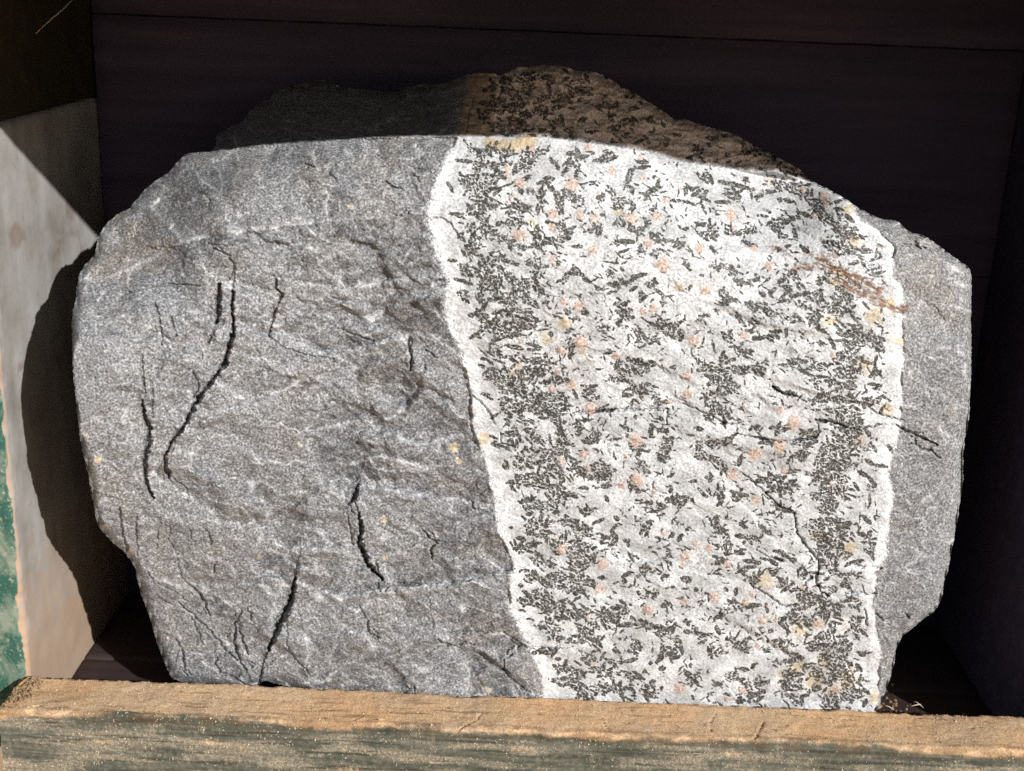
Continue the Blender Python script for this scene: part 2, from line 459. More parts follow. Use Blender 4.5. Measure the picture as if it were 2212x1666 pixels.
bare = sstep(-.20, .42, strk + .25 * sstep(-.02, -.045, Z) + .26 * sstep(-.05, -.16, X)
             - .42 * sstep(-.0060, -.002, Z) * (.55 + fbm(X * 30, X * 0 + 2, 3, 6)))
bare = np.clip(bare + .22 + .35 * fbm(X * 500, SS * 500, 3, 4) + .3 * fbm(X * 30, SS * 1300, 3, 2), 0, 1)
dust = np.maximum(dust, .75 * sstep(.5, .8, strk + .3 * pn(X * 900, SS * 900, 1)))
cov = np.stack([dust, grime, bare, np.ones_like(X)], -1)
PV = np.stack([X, Yt, Zt], -1)
PV[:, 0, 0] += 0.0004 * fbm(SS[:, 0] * 300, SS[:, 0] * 0, 3)
i = np.arange(X.size).reshape(X.shape)
RQ = np.stack([i[:-1, :-1], i[1:, :-1], i[1:, 1:], i[:-1, 1:]], -1).reshape(-1, 4)
cap = [np.concatenate([i[:, 0]])]
rail = mesh_from("front_rail", PV.reshape(-1, 3) - BO, RQ, M_RAIL, box, attrs={"cover": ('FLOAT_COLOR', cov.reshape(-1, 4))})
rail["label"] = "sandy front rail with cracked tan top and worn green front"

# ------------------------------------------------------------------ the rock: outline, boundaries (3000 px frame of the photograph)
OUT = [(276, 750), (289, 692), (316, 651), (344, 628), (384, 610), (393, 592), (420, 561), (448, 533), (470, 520), (497, 506), (520, 475), (538, 457), (561, 448), (600, 444),
       (628, 438), (628, 420), (633, 398), (669, 375), (719, 353), (723, 335), (746, 312), (782, 294), (805, 271), (845, 253), (904, 240), (949, 235), (995, 253), (1045, 260), (1090, 267),
       (1158, 271), (1176, 271), (1185, 258), (1235, 246), (1271, 249), (1316, 240), (1362, 222), (1407, 215), (1452, 217), (1466, 222), (1488, 212), (1511, 199), (1588, 190), (1646, 194),
       (1687, 208), (1732, 210), (1768, 219), (1814, 249), (1859, 276), (1927, 316), (1972, 348), (2023, 355), (2090, 375), (2145, 393), (2199, 420), (2253, 448), (2294, 470), (2343, 497),
       (2375, 529), (2398, 540), (2434, 558), (2470, 579), (2511, 606), (2542, 624), (2583, 642), (2615, 644), (2633, 653), (2669, 683), (2696, 687), (2728, 701), (2746, 719), (2796, 753),
       (2841, 787), (2848, 821), (2845, 889), (2845, 1024), (2845, 1106), (2841, 1205), (2834, 1255), (2825, 1295), (2821, 1409), (2814, 1458), (2809, 1506), (2798, 1556), (2787, 1619),
       (2778, 1673), (2764, 1709), (2759, 1759), (2741, 1786), (2710, 1809), (2678, 1836), (2646, 1863), (2624, 1899), (2619, 1949), (2606, 1994), (2592, 2030), (2579, 2062), (2563, 2090),
       (2540, 2125), (2200, 2122), (1800, 2115), (1400, 2095), (1000, 2075), (940, 2058), (904, 2030), (850, 2017), (814, 2003), (787, 1996), (769, 1996), (750, 2010), (678, 2015), (579, 2008), (520, 1994), (506, 1990),
       (488, 1958), (470, 1913), (452, 1854), (434, 1795), (416, 1746), (402, 1696), (398, 1664), (371, 1624), (335, 1592), (307, 1569), (289, 1542), (280, 1506), (271, 1458), (258, 1386),
       (240, 1318), (231, 1250), (222, 1160), (212, 1069), (210, 979), (212, 911), (222, 880), (226, 834), (231, 807), (249, 776)]
OUT = np.array(OUT, float)
# top edge of the broken front face, where the roof's shadow lies along it
RIM = np.array([(300, 470), (561, 448), (678, 438), (769, 425), (904, 416), (1000, 409), (1136, 400), (1271, 398), (1384, 398), (1497, 400), (1588, 400), (1678, 411), (1791, 427),
                (1882, 439), (1949, 457), (1995, 472), (2045, 479), (2136, 493), (2203, 502), (2271, 500), (2316, 515), (2375, 533), (2434, 540), (2900, 600)], float)
VEIN_L = np.array([(217, 1372), (300, 1365), (390, 1338), (407, 1339), (520, 1280), (610, 1258), (642, 1253), (753, 1280), (821, 1312), (889, 1303), (956, 1312), (1006, 1344), (1078, 1362), (1160, 1380),
                   (1241, 1380), (1318, 1407), (1395, 1434), (1476, 1452), (1542, 1457), (1592, 1479), (1655, 1502), (1723, 1488), (1795, 1497), (1859, 1529), (1904, 1556), (1972, 1583),
                   (2017, 1588), (2053, 1592), (2130, 1600)], float)
VEIN_R = np.array([(500, 2475), (560, 2455), (588, 2493), (646, 2520), (669, 2565), (723, 2628), (753, 2619), (821, 2619), (830, 2642), (911, 2646), (1024, 2651), (1160, 2642), (1228, 2642), (1295, 2624),
                   (1386, 2601), (1454, 2619), (1506, 2608), (1574, 2597), (1628, 2601), (1678, 2565), (1732, 2570), (1777, 2561), (1845, 2565), (1913, 2579), (1981, 2579), (2048, 2574), (2130, 2560)], float)

STEP = 2.6
gu = np.arange(195, 2866, STEP); gv = np.arange(176, 2142, STEP)
U, Vv = np.meshgrid(gu, gv)
H, Wd = U.shape

def seg_dist(px, py, pts, closed=False):
    """distance to a polyline, and on which side (negative: to the right of a line that runs down the picture)"""
    best = np.full(px.shape, 1e9); side = np.zeros(px.shape)
    q = np.asarray(pts, float)
    n = len(q) if closed else len(q) - 1
    for k in range(n):
        p0, p1 = q[k], q[(k + 1) % len(q)]
        e = p1 - p0
        ax_, ay_ = px - p0[0], py - p0[1]
        t = np.clip((ax_ * e[0] + ay_ * e[1]) / (e @ e + 1e-9), 0, 1)
        d = np.hypot(ax_ - t * e[0], ay_ - t * e[1])
        m = d < best
        best = np.where(m, d, best); side = np.where(m, e[0] * ay_ - e[1] * ax_, side)
    return best, side

# roughen the outline slightly, then inside test by scanlines
seglen = np.hypot(*np.diff(np.vstack([OUT, OUT[:1]]), axis=0).T)
cum = np.concatenate([[0], np.cumsum(seglen)])
tt = np.arange(0, cum[-1], 4.)
ring = np.stack([np.interp(tt, cum, np.append(OUT[:, k], OUT[0, k])) for k in (0, 1)], -1)
sm = np.stack([(np.roll(ring[:, k], 2) + np.roll(ring[:, k], 1) + ring[:, k] + np.roll(ring[:, k], -1) + np.roll(ring[:, k], -2)) / 5 for k in (0, 1)], -1)
tan = np.roll(sm, -1, 0) - np.roll(sm, 1, 0); tan /= np.linalg.norm(tan, axis=1)[:, None]
nrm = np.stack([-tan[:, 1], tan[:, 0]], -1)
ring = sm + nrm * (3.2 * pn(tt / 26, tt * 0 + .4, 3) + 2.2 * pn(tt / 9, tt * 0 + 2.4, 4))[:, None]

inside = np.zeros(U.shape, bool)
rx, ry = ring[:, 0], ring[:, 1]; rx2, ry2 = np.roll(rx, -1), np.roll(ry, -1)
for r_ in range(H):
    yv = gv[r_]
    c = (ry > yv) != (ry2 > yv)
    xc = np.sort(rx[c] + (yv - ry[c]) / (ry2[c] - ry[c]) * (rx2[c] - rx[c]))
    inside[r_] = (np.searchsorted(xc, gu) % 2) == 1
# distance to the outline: coarse grid, then bilinear
cs = 6
cu, cv = gu[::cs], gv[::cs]
CU, CV = np.meshgrid(np.append(cu, cu[-1] + cs * STEP), np.append(cv, cv[-1] + cs * STEP))
cd, _ = seg_dist(CU, CV, ring[::3], True)
def upsample(c):
    fx = (U - gu[0]) / (cs * STEP); fy = (Vv - gv[0]) / (cs * STEP)
    x0 = np.clip(fx.astype(int), 0, c.shape[1] - 2); y0 = np.clip(fy.astype(int), 0, c.shape[0] - 2)
    fx -= x0; fy -= y0
    return (c[y0, x0] * (1 - fx) + c[y0, x0 + 1] * fx) * (1 - fy) + (c[y0 + 1, x0] * (1 - fx) + c[y0 + 1, x0 + 1] * fx) * fy
DO = upsample(cd)

# ---- depth of the face. The roof edge at (ROOF_Y, ZR) throws the plane  Z = ZP - SLOPE * Y
SLOPE = -L[2] / L[1]
ZP = ZR + SLOPE * ROOF_Y
def y_shadow(u, v):
    d = ray(u, v)
    k = d[..., 2] + SLOPE * d[..., 1]
    t = (ZP - SLOPE * CAM[1] - CAM[2]) / np.where(np.abs(k) < 1e-6, 1e-6, k)
    y = CAM[1] + t * d[..., 1]
    return np.where((k < .02) | (t < 0) | (y > .2), .2, y)
BU = np.interp(U, RIM[:, 0], RIM[:, 1]) + 2.5 * pn(U / 30, U * 0 + 2, 2)
YS = y_shadow(U, Vv)

CTRL = [(450, 2050, 17), (700, 2040, 15), (1000, 2050, 13), (1500, 2080, 13), (2100, 2090, 13.5), (2550, 2090, 16),
        (290, 1520, -9), (500, 1500, -2), (900, 1500, 6.5), (1400, 1500, 7), (2000, 1500, 7), (2550, 1500, 8), (2800, 1500, 13),
        (215, 1000, -21), (400, 1000, -13), (900, 1000, 3), (1300, 1000, 5), (2000, 1000, 5), (2600, 1000, 6), (2840, 1000, 11),
        (470, 1800, 14), (700, 1750, 8), (1100, 1800, 9), (2000, 1800, 9.5), (2620, 1800, 12),
        (290, 720, 16), (560, 690, 4), (900, 640, 5), (1250, 640, 6), (2000, 750, 6), (2500, 800, 7), (2800, 800, 13),
        (420, 570, 30), (700, 540, 10), (1000, 520, 10)]
C_uv = np.array([(c[0], c[1]) for c in CTRL], float); C_y = np.array([c[2] for c in CTRL]) / 1000
ru_ = np.array([700, 1000, 1271, 1588, 1882, 2136, 2360.])
rv_ = np.interp(ru_, RIM[:, 0], RIM[:, 1])
C_uv = np.vstack([C_uv, np.stack([ru_, rv_], -1)]); C_y = np.append(C_y, y_shadow(ru_, rv_))
C_uv = np.vstack([C_uv, [(2600, 650), (2480, 585)]]); C_y = np.append(C_y, [.020, .020])
def tps(r): return np.where(r > 0, r * r * np.log(r + 1e-9), 0)
P_ = C_uv / 1000
A_ = tps(np.linalg.norm(P_[:, None] - P_[None], axis=-1)) + 2e-3 * np.eye(len(P_))
B_ = np.hstack([np.ones((len(P_), 1)), P_])
sol = np.linalg.solve(np.block([[A_, B_], [B_.T, np.zeros((3, 3))]]), np.append(C_y, [0, 0, 0]))
cyv = sum(sol[k] * tps(np.hypot(CU / 1000 - P_[k, 0], CV / 1000 - P_[k, 1])) for k in range(len(P_))) + sol[-3] + sol[-2] * CU / 1000 + sol[-1] * CV / 1000
YY = upsample(cyv)
print("face depth", YY[inside].min(), YY[inside].max(), "shadow plane at rim", y_shadow(ru_, rv_))

# surfaces: mm units of picture distance (1 px is about .113 mm)
mu, mv = U * .113, Vv * .113
vl = np.interp(Vv, VEIN_L[:, 0], VEIN_L[:, 1]) + 5 * pn(Vv / 22, U / 90, 1) + 4 * pn(U / 12, Vv / 12, 2)
vr = np.interp(Vv, VEIN_R[:, 0], VEIN_R[:, 1]) + 4 * pn(Vv / 22, U / 90, 5) + 4 * pn(U / 12, Vv / 12, 6)
white = sstep(-4, 4, U - vl) * sstep(4, -4, U - vr)
fuzz = rng.normal(0, 5.5, U.shape) + 6 * pn(U / 9, Vv / 7, 7) + 7 * pn(U / 24, Vv / 16, 3)
white_s = sstep(-4, 4, U - vl + fuzz) * sstep(3, -3, U - vr + .5 * fuzz)
wx = fbm(mu / 14, mv / 14, 2, 3) * 6; wy = fbm(mu / 14 + 5, mv / 14 + 3, 2, 4) * 6
# conchoidal ledges of the schist, chips of the vein
h1 = fbm((mu + wx) / 34, (mv + wy) / 26, 3, 1)
wob = 1.1 * fbm(mu / 3.2, mv / 3.2, 3, 5); wob2 = 1.1 * fbm(mu / 3.2 + 4, mv / 3.2 + 8, 3, 6)
p1, e1 = plates((mu + wx * .8 + wob) / 21, (mv - .25 * mu + wy * .8 + wob2) / 12, 1, 1.9, .42)
p2, e2 = plates((mu + wx * .6 + wob) / 8.5, (mv - .2 * mu + wy * .6 + wob2) / 4.6, 2, .95, .20)
p3, e3 = plates((mu + .6 * wob) / 3.2, (mv + .6 * wob2) / 2.0, 3, .32, .06)
led = h1 * 1.9 + p1 + p2 * sstep(-.25, .3, fbm(mu / 22, mv / 18, 2, 6)) + p3
rip = fbm(mu / 2.6, (mv + .35 * mu) / 1.5, 3, 2)
stripe = fbm((mu + .25 * mv) / 1.1, mv / 5, 3, 6)
leftness = sstep(700, 350, U) * sstep(900, 1000, Vv)
sch = led + .10 * rip + .26 * stripe * leftness
tilt = (mv - .22 * mu)
hv = fbm((mu + wx * .5) / 15, tilt / 9, 3, 4)
hv2 = fbm((mu + .5 * wx) / 4.5 + 9, tilt / 2.6, 3, 7)
q1, _ = plates((mu + wob) / 10, (tilt + wob2) / 5.5, 4, .30, .15)
q2, _ = plates((mu + .6 * wob) / 3.0, (tilt + .6 * wob2) / 1.9, 5, .14, .05)
chip_ = hv * .5 + .7 * q1 + .55 * q2
vein_h = chip_ + .05 * fbm(mu / 1.0, tilt / .8, 3, 3)
rightgrey = sstep(-6, 8, U - vr)
sch = sch * (1 - .62 * rightgrey)
rel = sch * (1 - white) + vein_h * white
rel = rel + .055 * fbm(mu / .55, mv / .55, 2, 1)
rel *= sstep(0, 30, DO) * .5 + .5
DY = rel * .001

# ---- cracks: (tile, width, step in mm with the right-hand side proud, points)
CR = [(4, 9, 0, [(1400, -30), (1480, 0), (1520, 60), (1480, 150)]), (4, 28, 3.0, [(1515, 225), (1505, 350), (1515, 480), (1480, 600), (1460, 690), (1400, 770), (1330, 860), (1270, 950), (1220, 1040), (1180, 1120), (1110, 1200), (1070, 1290)]),
      (4, 36, .6, [(1065, 1290), (1075, 1370), (1100, 1430)]), (4, 6, 0, [(1110, 1430), (1160, 1465), (1210, 1500), (1220, 1590)]), (4, 7, 0, [(1240, 1482), (1340, 1485), (1430, 1465)]),
      (4, 30, .5, [(1422, 170), (1415, 300), (1405, 430)]), (4, 14, .2, [(1395, 460), (1370, 510), (1340, 570)]), (4, 9, 0, [(1310, 610), (1312, 660)]), (4, 14, .3, [(1260, 900), (1290, 840), (1240, 930)]),
      (4, 17, .5, [(1790, 150), (1790, 210), (1832, 250), (1790, 330), (1765, 420), (1740, 515)]), (4, 9, .1, [(1000, 280), (1030, 400), (1050, 500), (1050, 570)]), (4, 6, 0, [(1100, 380), (1145, 510)]),
      (4, 5, 0, [(500, 240), (640, 245), (760, 240)]), (4, 8, 0, [(840, 230), (930, 205), (1000, 185), (1110, 175), (1200, 183), (1300, 190)]), (4, 13, .2, [(920, 640), (920, 760), (945, 880)]), (4, 7, 0, [(975, 780), (990, 940), (985, 1040)]),
      (4, 34, .5, [(918, 930), (945, 1050), (970, 1110), (962, 1200), (940, 1290), (940, 1400), (960, 1500), (1000, 1570)]), (4, 5, 0, [(1620, 150), (1660, 240), (1690, 300)]), (4, 5, 0, [(1870, 350), (1940, 400), (2050, 410)]),
      (4, 6, .2, [(1750, 520), (1850, 590), (2000, 640), (2160, 660)]), (4, 5, 0, [(1430, 890), (1470, 940)]), (4, 5, 0, [(1050, 1540), (1110, 1620)]), (4, 5, 0, [(1290, 960), (1285, 1060), (1300, 1170)]),
      (7, 14, .2, [(775, -40), (785, 60), (795, 130), (825, 240)]), (7, 10, .1, [(885, 0), (880, 110), (892, 270)]), (7, 7, 0, [(1150, 290), (1165, 390), (1200, 440)]), (7, 15, .2, [(1200, 440), (1280, 500), (1330, 580), (1360, 660)]),
      (7, 9, 0, [(1020, 450), (1140, 510), (1220, 570)]), (7, 13, .2, [(1160, 570), (1230, 640), (1290, 690), (1340, 740), (1400, 800), (1450, 870), (1530, 945)]), (7, 9, .1, [(1240, 660), (1270, 740), (1300, 800), (1315, 850)]),
      (7, 8, 0, [(1020, 540), (1070, 570), (1130, 590)]), (7, 11, .1, [(1140, 805), (1180, 890), (1185, 960), (1205, 1010), (1235, 1045)]), (7, 13, .2, [(1415, 930), (1385, 970), (1430, 1030), (1520, 1060), (1605, 1115)]),
      (7, 14, .2, [(1530, 640), (1545, 740), (1580, 830), (1610, 915)]), (7, 18, .3, [(1525, 700), (1520, 830), (1545, 930), (1600, 1025)]), (7, 50, 3.4, [(1915, 410), (1890, 540), (1840, 660), (1780, 780), (1740, 885)]),
      (7, 6, 0, [(1860, 700), (1860, 860), (1930, 960), (2010, 1040)]), (7, 9, 0, [(1020, 100), (1022, 160), (1012, 225)]), (7, 8, 0, [(1100, 80), (1092, 165)]), (7, 7, 0, [(1225, 90), (1240, 165)]), (7, 7, 0, [(1330, 90), (1370, 195)]),
      (7, 8, .1, [(1395, 310), (1385, 390)]), (7, 8, 0, [(1600, 600), (1640, 710)]), (7, 7, 0, [(1100, 190), (1150, 260)]), (7, 6, 0, [(1450, 860), (1455, 920)]), (7, 16, .3, [(1700, 1000), (1680, 1080), (1690, 1110)]),
      (7, 6, 0, [(960, 380), (1000, 450)]), (7, 7, 0, [(1930, 620), (1955, 690)]),
      (8, 34, 2.2, [(110, -10), (130, 80), (115, 180), (150, 270), (200, 360), (270, 425)]), (8, 12, 0, [(300, 455), (345, 460)]), (8, 8, 0, [(385, 455), (440, 452), (520, 456)]), (8, 9, 0, [(30, -10), (60, 110), (75, 205)]),
      (5, 25, .8, [(110, 1470), (85, 1550), (45, 1610)]), (5, 8, 0, [(55, 1610), (85, 1666)]), (8, 8, 0, [(240, 440), (245, 500)]),
      (8, 13, .5, [(530, 100), (570, 150), (615, 180), (580, 240), (590, 295)]), (8, 19, 0, [(625, 815), (680, 842), (735, 857)]), (8, 7, 0, [(110, 590), (160, 680)]), (8, 15, .1, [(170, 700), (172, 775)]), (8, 6, 0, [(185, 780), (250, 805)]),
      (8, 5, 0, [(565, 560), (580, 640), (592, 745)]), (8, 12, -.6, [(1110, 905), (1060, 940), (1048, 1000), (1090, 1060), (1150, 1110), (1225, 1155)]), (8, 8, 0, [(1050, 768), (1150, 830), (1210, 868), (1330, 868), (1430, 872)]),
      (8, 6, 0, [(640, 775), (850, 765), (1050, 768)]), (8, 6, 0, [(472, 1120), (478, 1170)]),
      (5, 18, .2, [(440, 520), (440, 580), (455, 640), (448, 735)]), (5, 6, 0, [(545, 600), (620, 655)]), (5, 7, 0, [(535, 700), (545, 755)]), (5, 6, .2, [(0, 470), (100, 510), (205, 545)]), (5, 8, 0, [(850, 900), (920, 960), (970, 1030), (992, 1085)]),
      (5, 6, 0, [(880, 590), (945, 645)]), (5, 6, 0, [(1030, 1140), (1035, 1195)]), (5, 9, .5, [(1300, 1010), (1400, 1018), (1480, 1022), (1560, 1010), (1760, 990), (1950, 990), (2115, 985)]), (5, 7, -.3, [(2115, 985), (2105, 1090)]),
      (5, 5, -.5, [(1200, 240), (1400, 265), (1540, 275), (1700, 240)]), (5, 9, .2, [(840, 1580), (862, 1635)]), (5, 5, 0, [(1730, 1250), (1735, 1290)]),
      (6, 6, .5, [(0, 950), (120, 1000), (210, 1040), (270, 1080), (390, 1085)]), (6, 9, .2, [(330, 1140), (470, 1170), (560, 1190), (700, 1197), (860, 1170), (887, 1130), (870, 1080)]), (6, 10, .4, [(860, 1055), (960, 1070), (1060, 1102), (1140, 1122)]),
      (6, 5, 0, [(1240, 1085), (1370, 1090)]), (6, 17, .2, [(1380, 1085), (1450, 1130), (1560, 1175), (1655, 1217)]), (6, 12, 0, [(1530, 1240), (1625, 1258)]), (6, 4, 0, [(1430, 1050), (1530, 980), (1605, 930), (1600, 870)]),
      (6, 5, 0, [(1630, 320), (1690, 405)]), (6, 8, .3, [(380, 1400), (470, 1470), (550, 1540), (620, 1610), (690, 1640)]), (6, 9, .4, [(580, 840), (650, 885), (760, 905)]), (6, 8, .3, [(1210, 980), (1300, 1030), (1420, 1055)]),
      (9, 19, -.8, [(725, -10), (740, 120), (800, 210), (872, 290), (885, 340), (862, 390), (870, 450), (900, 510), (945, 528)]), (9, 9, -.3, [(1050, 512), (1150, 515), (1250, 512)]), (9, 6, -.2, [(1060, 320), (1160, 345), (1290, 352)]),
      (9, 10, .5, [(430, 450), (560, 530), (640, 592), (725, 602)]), (9, 8, 0, [(1180, 620), (1190, 720)]), (9, 6, .2, [(470, 230), (560, 280), (640, 300)]), (9, 8, 0, [(1250, 640), (1300, 690)]), (9, 6, 0, [(1450, 640), (1460, 680)]),
      (2, 8, 0, [(280, 1168), (330, 1210), (395, 1227)]), (2, 6, 0, [(335, 1385), (360, 1405), (430, 1390), (440, 1350)]), (2, 7, .3, [(560, 1420), (640, 1410), (700, 1440), (760, 1530)]), (1, 12, 0, [(1345, 1575), (1395, 1612), (1440, 1640), (1505, 1662)]),
      (1, 9, 0, [(905, 1430), (870, 1500)]), (1, 6, 0, [(1500, 1060), (1520, 1075)]), (1, 7, .2, [(1970, 1060), (2030, 1085)]), (1, 6, 0, [(1360, 1290), (1350, 1340)]), (3, 12, 0, [(1505, 1585), (1545, 1608)]), (3, 5, 0, [(1420, 1510), (1480, 1560)]), (3, 5, .2, [(840, 1350), (880, 1420), (930, 1465)]),
      (2, 10, .5, [(1030, 490), (1040, 570), (1020, 640)]), (2, 10, .4, [(880, 540), (870, 620), (830, 720), (800, 860)]), (2, 14, .5, [(380, 580), (390, 640)])]
# ledges without an open crack, running left to right (above proud: positive)
def D2(*pts): return [((x * 1.356239) * K, (y * 1.356239) * K) for x, y in pts]
for st, pts in [(.55, [(170, 610), (240, 600), (330, 560), (400, 520), (530, 500), (700, 480), (820, 470), (900, 465)]), (-.9, [(600, 600), (660, 610), (740, 625), (850, 605), (965, 585)]), (-.8, [(790, 690), (870, 650), (960, 610)]),
                (-1.0, [(590, 705), (700, 765), (800, 745), (870, 722), (930, 722), (990, 765)]), (-1.6, [(640, 1255), (740, 1290), (850, 1268), (960, 1262), (1085, 1235)]), (-1.3, [(775, 1045), (870, 1062), (1000, 1078), (1062, 1100)]),
                (-.7, [(930, 1160), (1010, 1120), (1085, 1105)]), (.8, [(590, 800), (690, 830), (760, 890)]), (-.7, [(680, 930), (780, 905), (900, 960), (1010, 935)]), (-.6, [(700, 1010), (820, 985), (930, 1010), (1035, 985)]),
                (.7, [(330, 1250), (470, 1290), (600, 1390)]), (-.7, [(560, 1250), (640, 1180), (760, 1190)]), (.8, [(1000, 1380), (1090, 1370), (1150, 1400)]), (-.8, [(970, 1480), (1060, 1440), (1120, 1400)]),
                (-.7, [(1160, 900), (1300, 890), (1420, 885)]), (.7, [(1300, 760), (1420, 790), (1560, 860)]), (.6, [(1500, 640), (1640, 700), (1780, 730)]), (.7, [(1640, 810), (1760, 850), (1930, 880)]), (-.6, [(1200, 1130), (1330, 1200), (1470, 1230)]),
                (.6, [(1470, 930), (1560, 960), (1690, 985)]), (-.6, [(1600, 1080), (1680, 1180), (1750, 1220)]), (.7, [(1560, 1330), (1650, 1380), (1760, 1440)]), (.6, [(1620, 440), (1740, 500), (1860, 560)])]:
    CR.append((1, 0, st * 1.7, D2(*pts)))
def window(x0, x1, y0, y1):
    a = max(int((x0 - gu[0]) / STEP), 0); b = min(int((x1 - gu[0]) / STEP) + 2, Wd)
    c = max(int((y0 - gv[0]) / STEP), 0); d = min(int((y1 - gv[0]) / STEP) + 2, H)
    return slice(c, d), slice(a, b)
jx = 5.5 * pn(U / 16, Vv / 16, 3) + 3.4 * pn(U / 6.5, Vv / 6.5, 4)
jy = 5.5 * pn(U / 16 + 7, Vv / 16 + 2, 5) + 3.4 * pn(U / 6.5 + 3, Vv / 6.5, 6)
cut = np.zeros_like(U); ledge_pale = np.zeros_like(U); ledge_shade = np.zeros_like(U)
for t_, w_, st, pts in list(CR):
    if w_ < 11: continue
    for k in range(rng.integers(1, 4)):
        i_ = rng.integers(0, len(pts) - 1)
        f_ = rng.random()
        p0 = np.array(pts[i_]) * (1 - f_) + np.array(pts[i_ + 1]) * f_
        dr = np.array(pts[i_ + 1], float) - np.array(pts[i_]); dr /= np.linalg.norm(dr) + 1e-6
        an = rng.choice([-1, 1]) * rng.uniform(.25, .8); ca, sa = math.cos(an), math.sin(an)
        dr = np.array([dr[0] * ca - dr[1] * sa, dr[0] * sa + dr[1] * ca]) * rng.choice([-1, 1])
        ln_ = rng.uniform(40, 130)
        p1 = p0 + dr * ln_ * .5 + rng.normal(0, 6, 2); p2 = p0 + dr * ln_ + rng.normal(0, 14, 2)
        CR.append((t_, 6, 0, [tuple(p0), tuple(p1), tuple(p2)]))
for t_, w_, st, pts in CR:
    q = np.array([T(t_, *p) for p in pts])
    w = max(w_ / K * (1.1 if w_ >= 25 else .9), 2.5)
    rad = 90 if st else w + 8
    sl_ = window(q[:, 0].min() - rad * 1.8, q[:, 0].max() + rad * 1.8, q[:, 1].min() - rad * 1.8, q[:, 1].max() + rad * 1.8)
    pu, pv = U[sl_] + 1.25 * jx[sl_], Vv[sl_] + .9 * jy[sl_]
    d, sd = seg_dist(pu, pv, q)
    # widest in the middle, fine at both tips
    tl = np.hypot(*(q[-1] - q[0])) + 1e-6
    along = np.clip(((pu - q[0, 0]) * (q[-1, 0] - q[0, 0]) + (pv - q[0, 1]) * (q[-1, 1] - q[0, 1])) / tl ** 2, 0, 1)
    hw = w * .5 * (.22 + .95 * np.sin(np.pi * along)) * np.clip(.85 + 1.1 * pn(pu / 13, pv / 13, 6) + .7 * pn(pu / 5, pv / 5, 2), .12, 1.9) + .35
    dep = min(.0005 + w * .00024, .0042) * (.45 if w_ < 6 else 1)
    if w_: cut[sl_] = np.maximum(cut[sl_], dep * sstep(hw + 2.2, hw * .25, d))
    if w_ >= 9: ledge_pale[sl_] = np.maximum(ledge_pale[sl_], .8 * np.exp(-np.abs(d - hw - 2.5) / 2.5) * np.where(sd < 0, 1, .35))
    if st:
        fall = np.exp(-d / (70. if w_ == 0 else 60.)) * np.sin(np.pi * np.clip(along, .08, .92)) ** .5
        sw = 2.5 if w_ else np.clip(11 + 12 * pn(pu / 40, pv / 40, 3), 3, 30)
        right = sstep(1, -1, np.sign(sd) * d / sw)
        if w_ == 0:
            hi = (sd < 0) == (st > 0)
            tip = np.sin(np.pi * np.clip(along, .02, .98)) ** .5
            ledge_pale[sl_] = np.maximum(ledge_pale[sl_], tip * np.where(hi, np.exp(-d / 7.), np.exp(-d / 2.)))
            ledge_shade[sl_] = np.maximum(ledge_shade[sl_], tip * np.where(hi, 0, np.exp(-d / 55.)))  # shadow side of each ledge, painted darker
        DY[sl_] += .001 * st * fall * np.where(sd < 0, -.62, .38) if 0 < w_ < 8 else .001 * st * fall * (.38 - 1.0 * right)
DY += cut
YF_ = YY + DY
# ---- edges roll back, the shaded top recedes
roll_w = 26 + 14 * pn(U / 120, Vv / 120, 4)
tq = np.clip(1 - DO / roll_w, 0, 1)
YF_ = YF_ + .0075 * (1 - np.sqrt(np.clip(1 - tq ** 2, 0, 1)))
above = BU - Vv                                   # > 0 above the rim
lit = above <= 0
YF_ = np.where(lit, np.minimum(YF_, YS - .0003 - .000012 * np.clip(-above, 0, 60)), YF_)
rim_y = y_shadow(U, BU)
back = rim_y + .0012 + np.clip(above, 0, 400) * np.interp(U, [600, 1250, 1450, 2300], [.00036, .00036, .00005, .00005]) + .0016 * fbm(mu / 7, mv / 3.5, 3, 2) + .0007 * fbm(mu / 2, mv / 1.2, 2, 3) + cut * .8
back = back + .009 * (1 - np.sqrt(np.clip(1 - np.clip(1 - DO / 24, 0, 1) ** 2, 0, 1)))
YF_ = np.where(lit, YF_, np.maximum(back, YS + .0006))
YF_ = np.clip(YF_, -.02, .100)

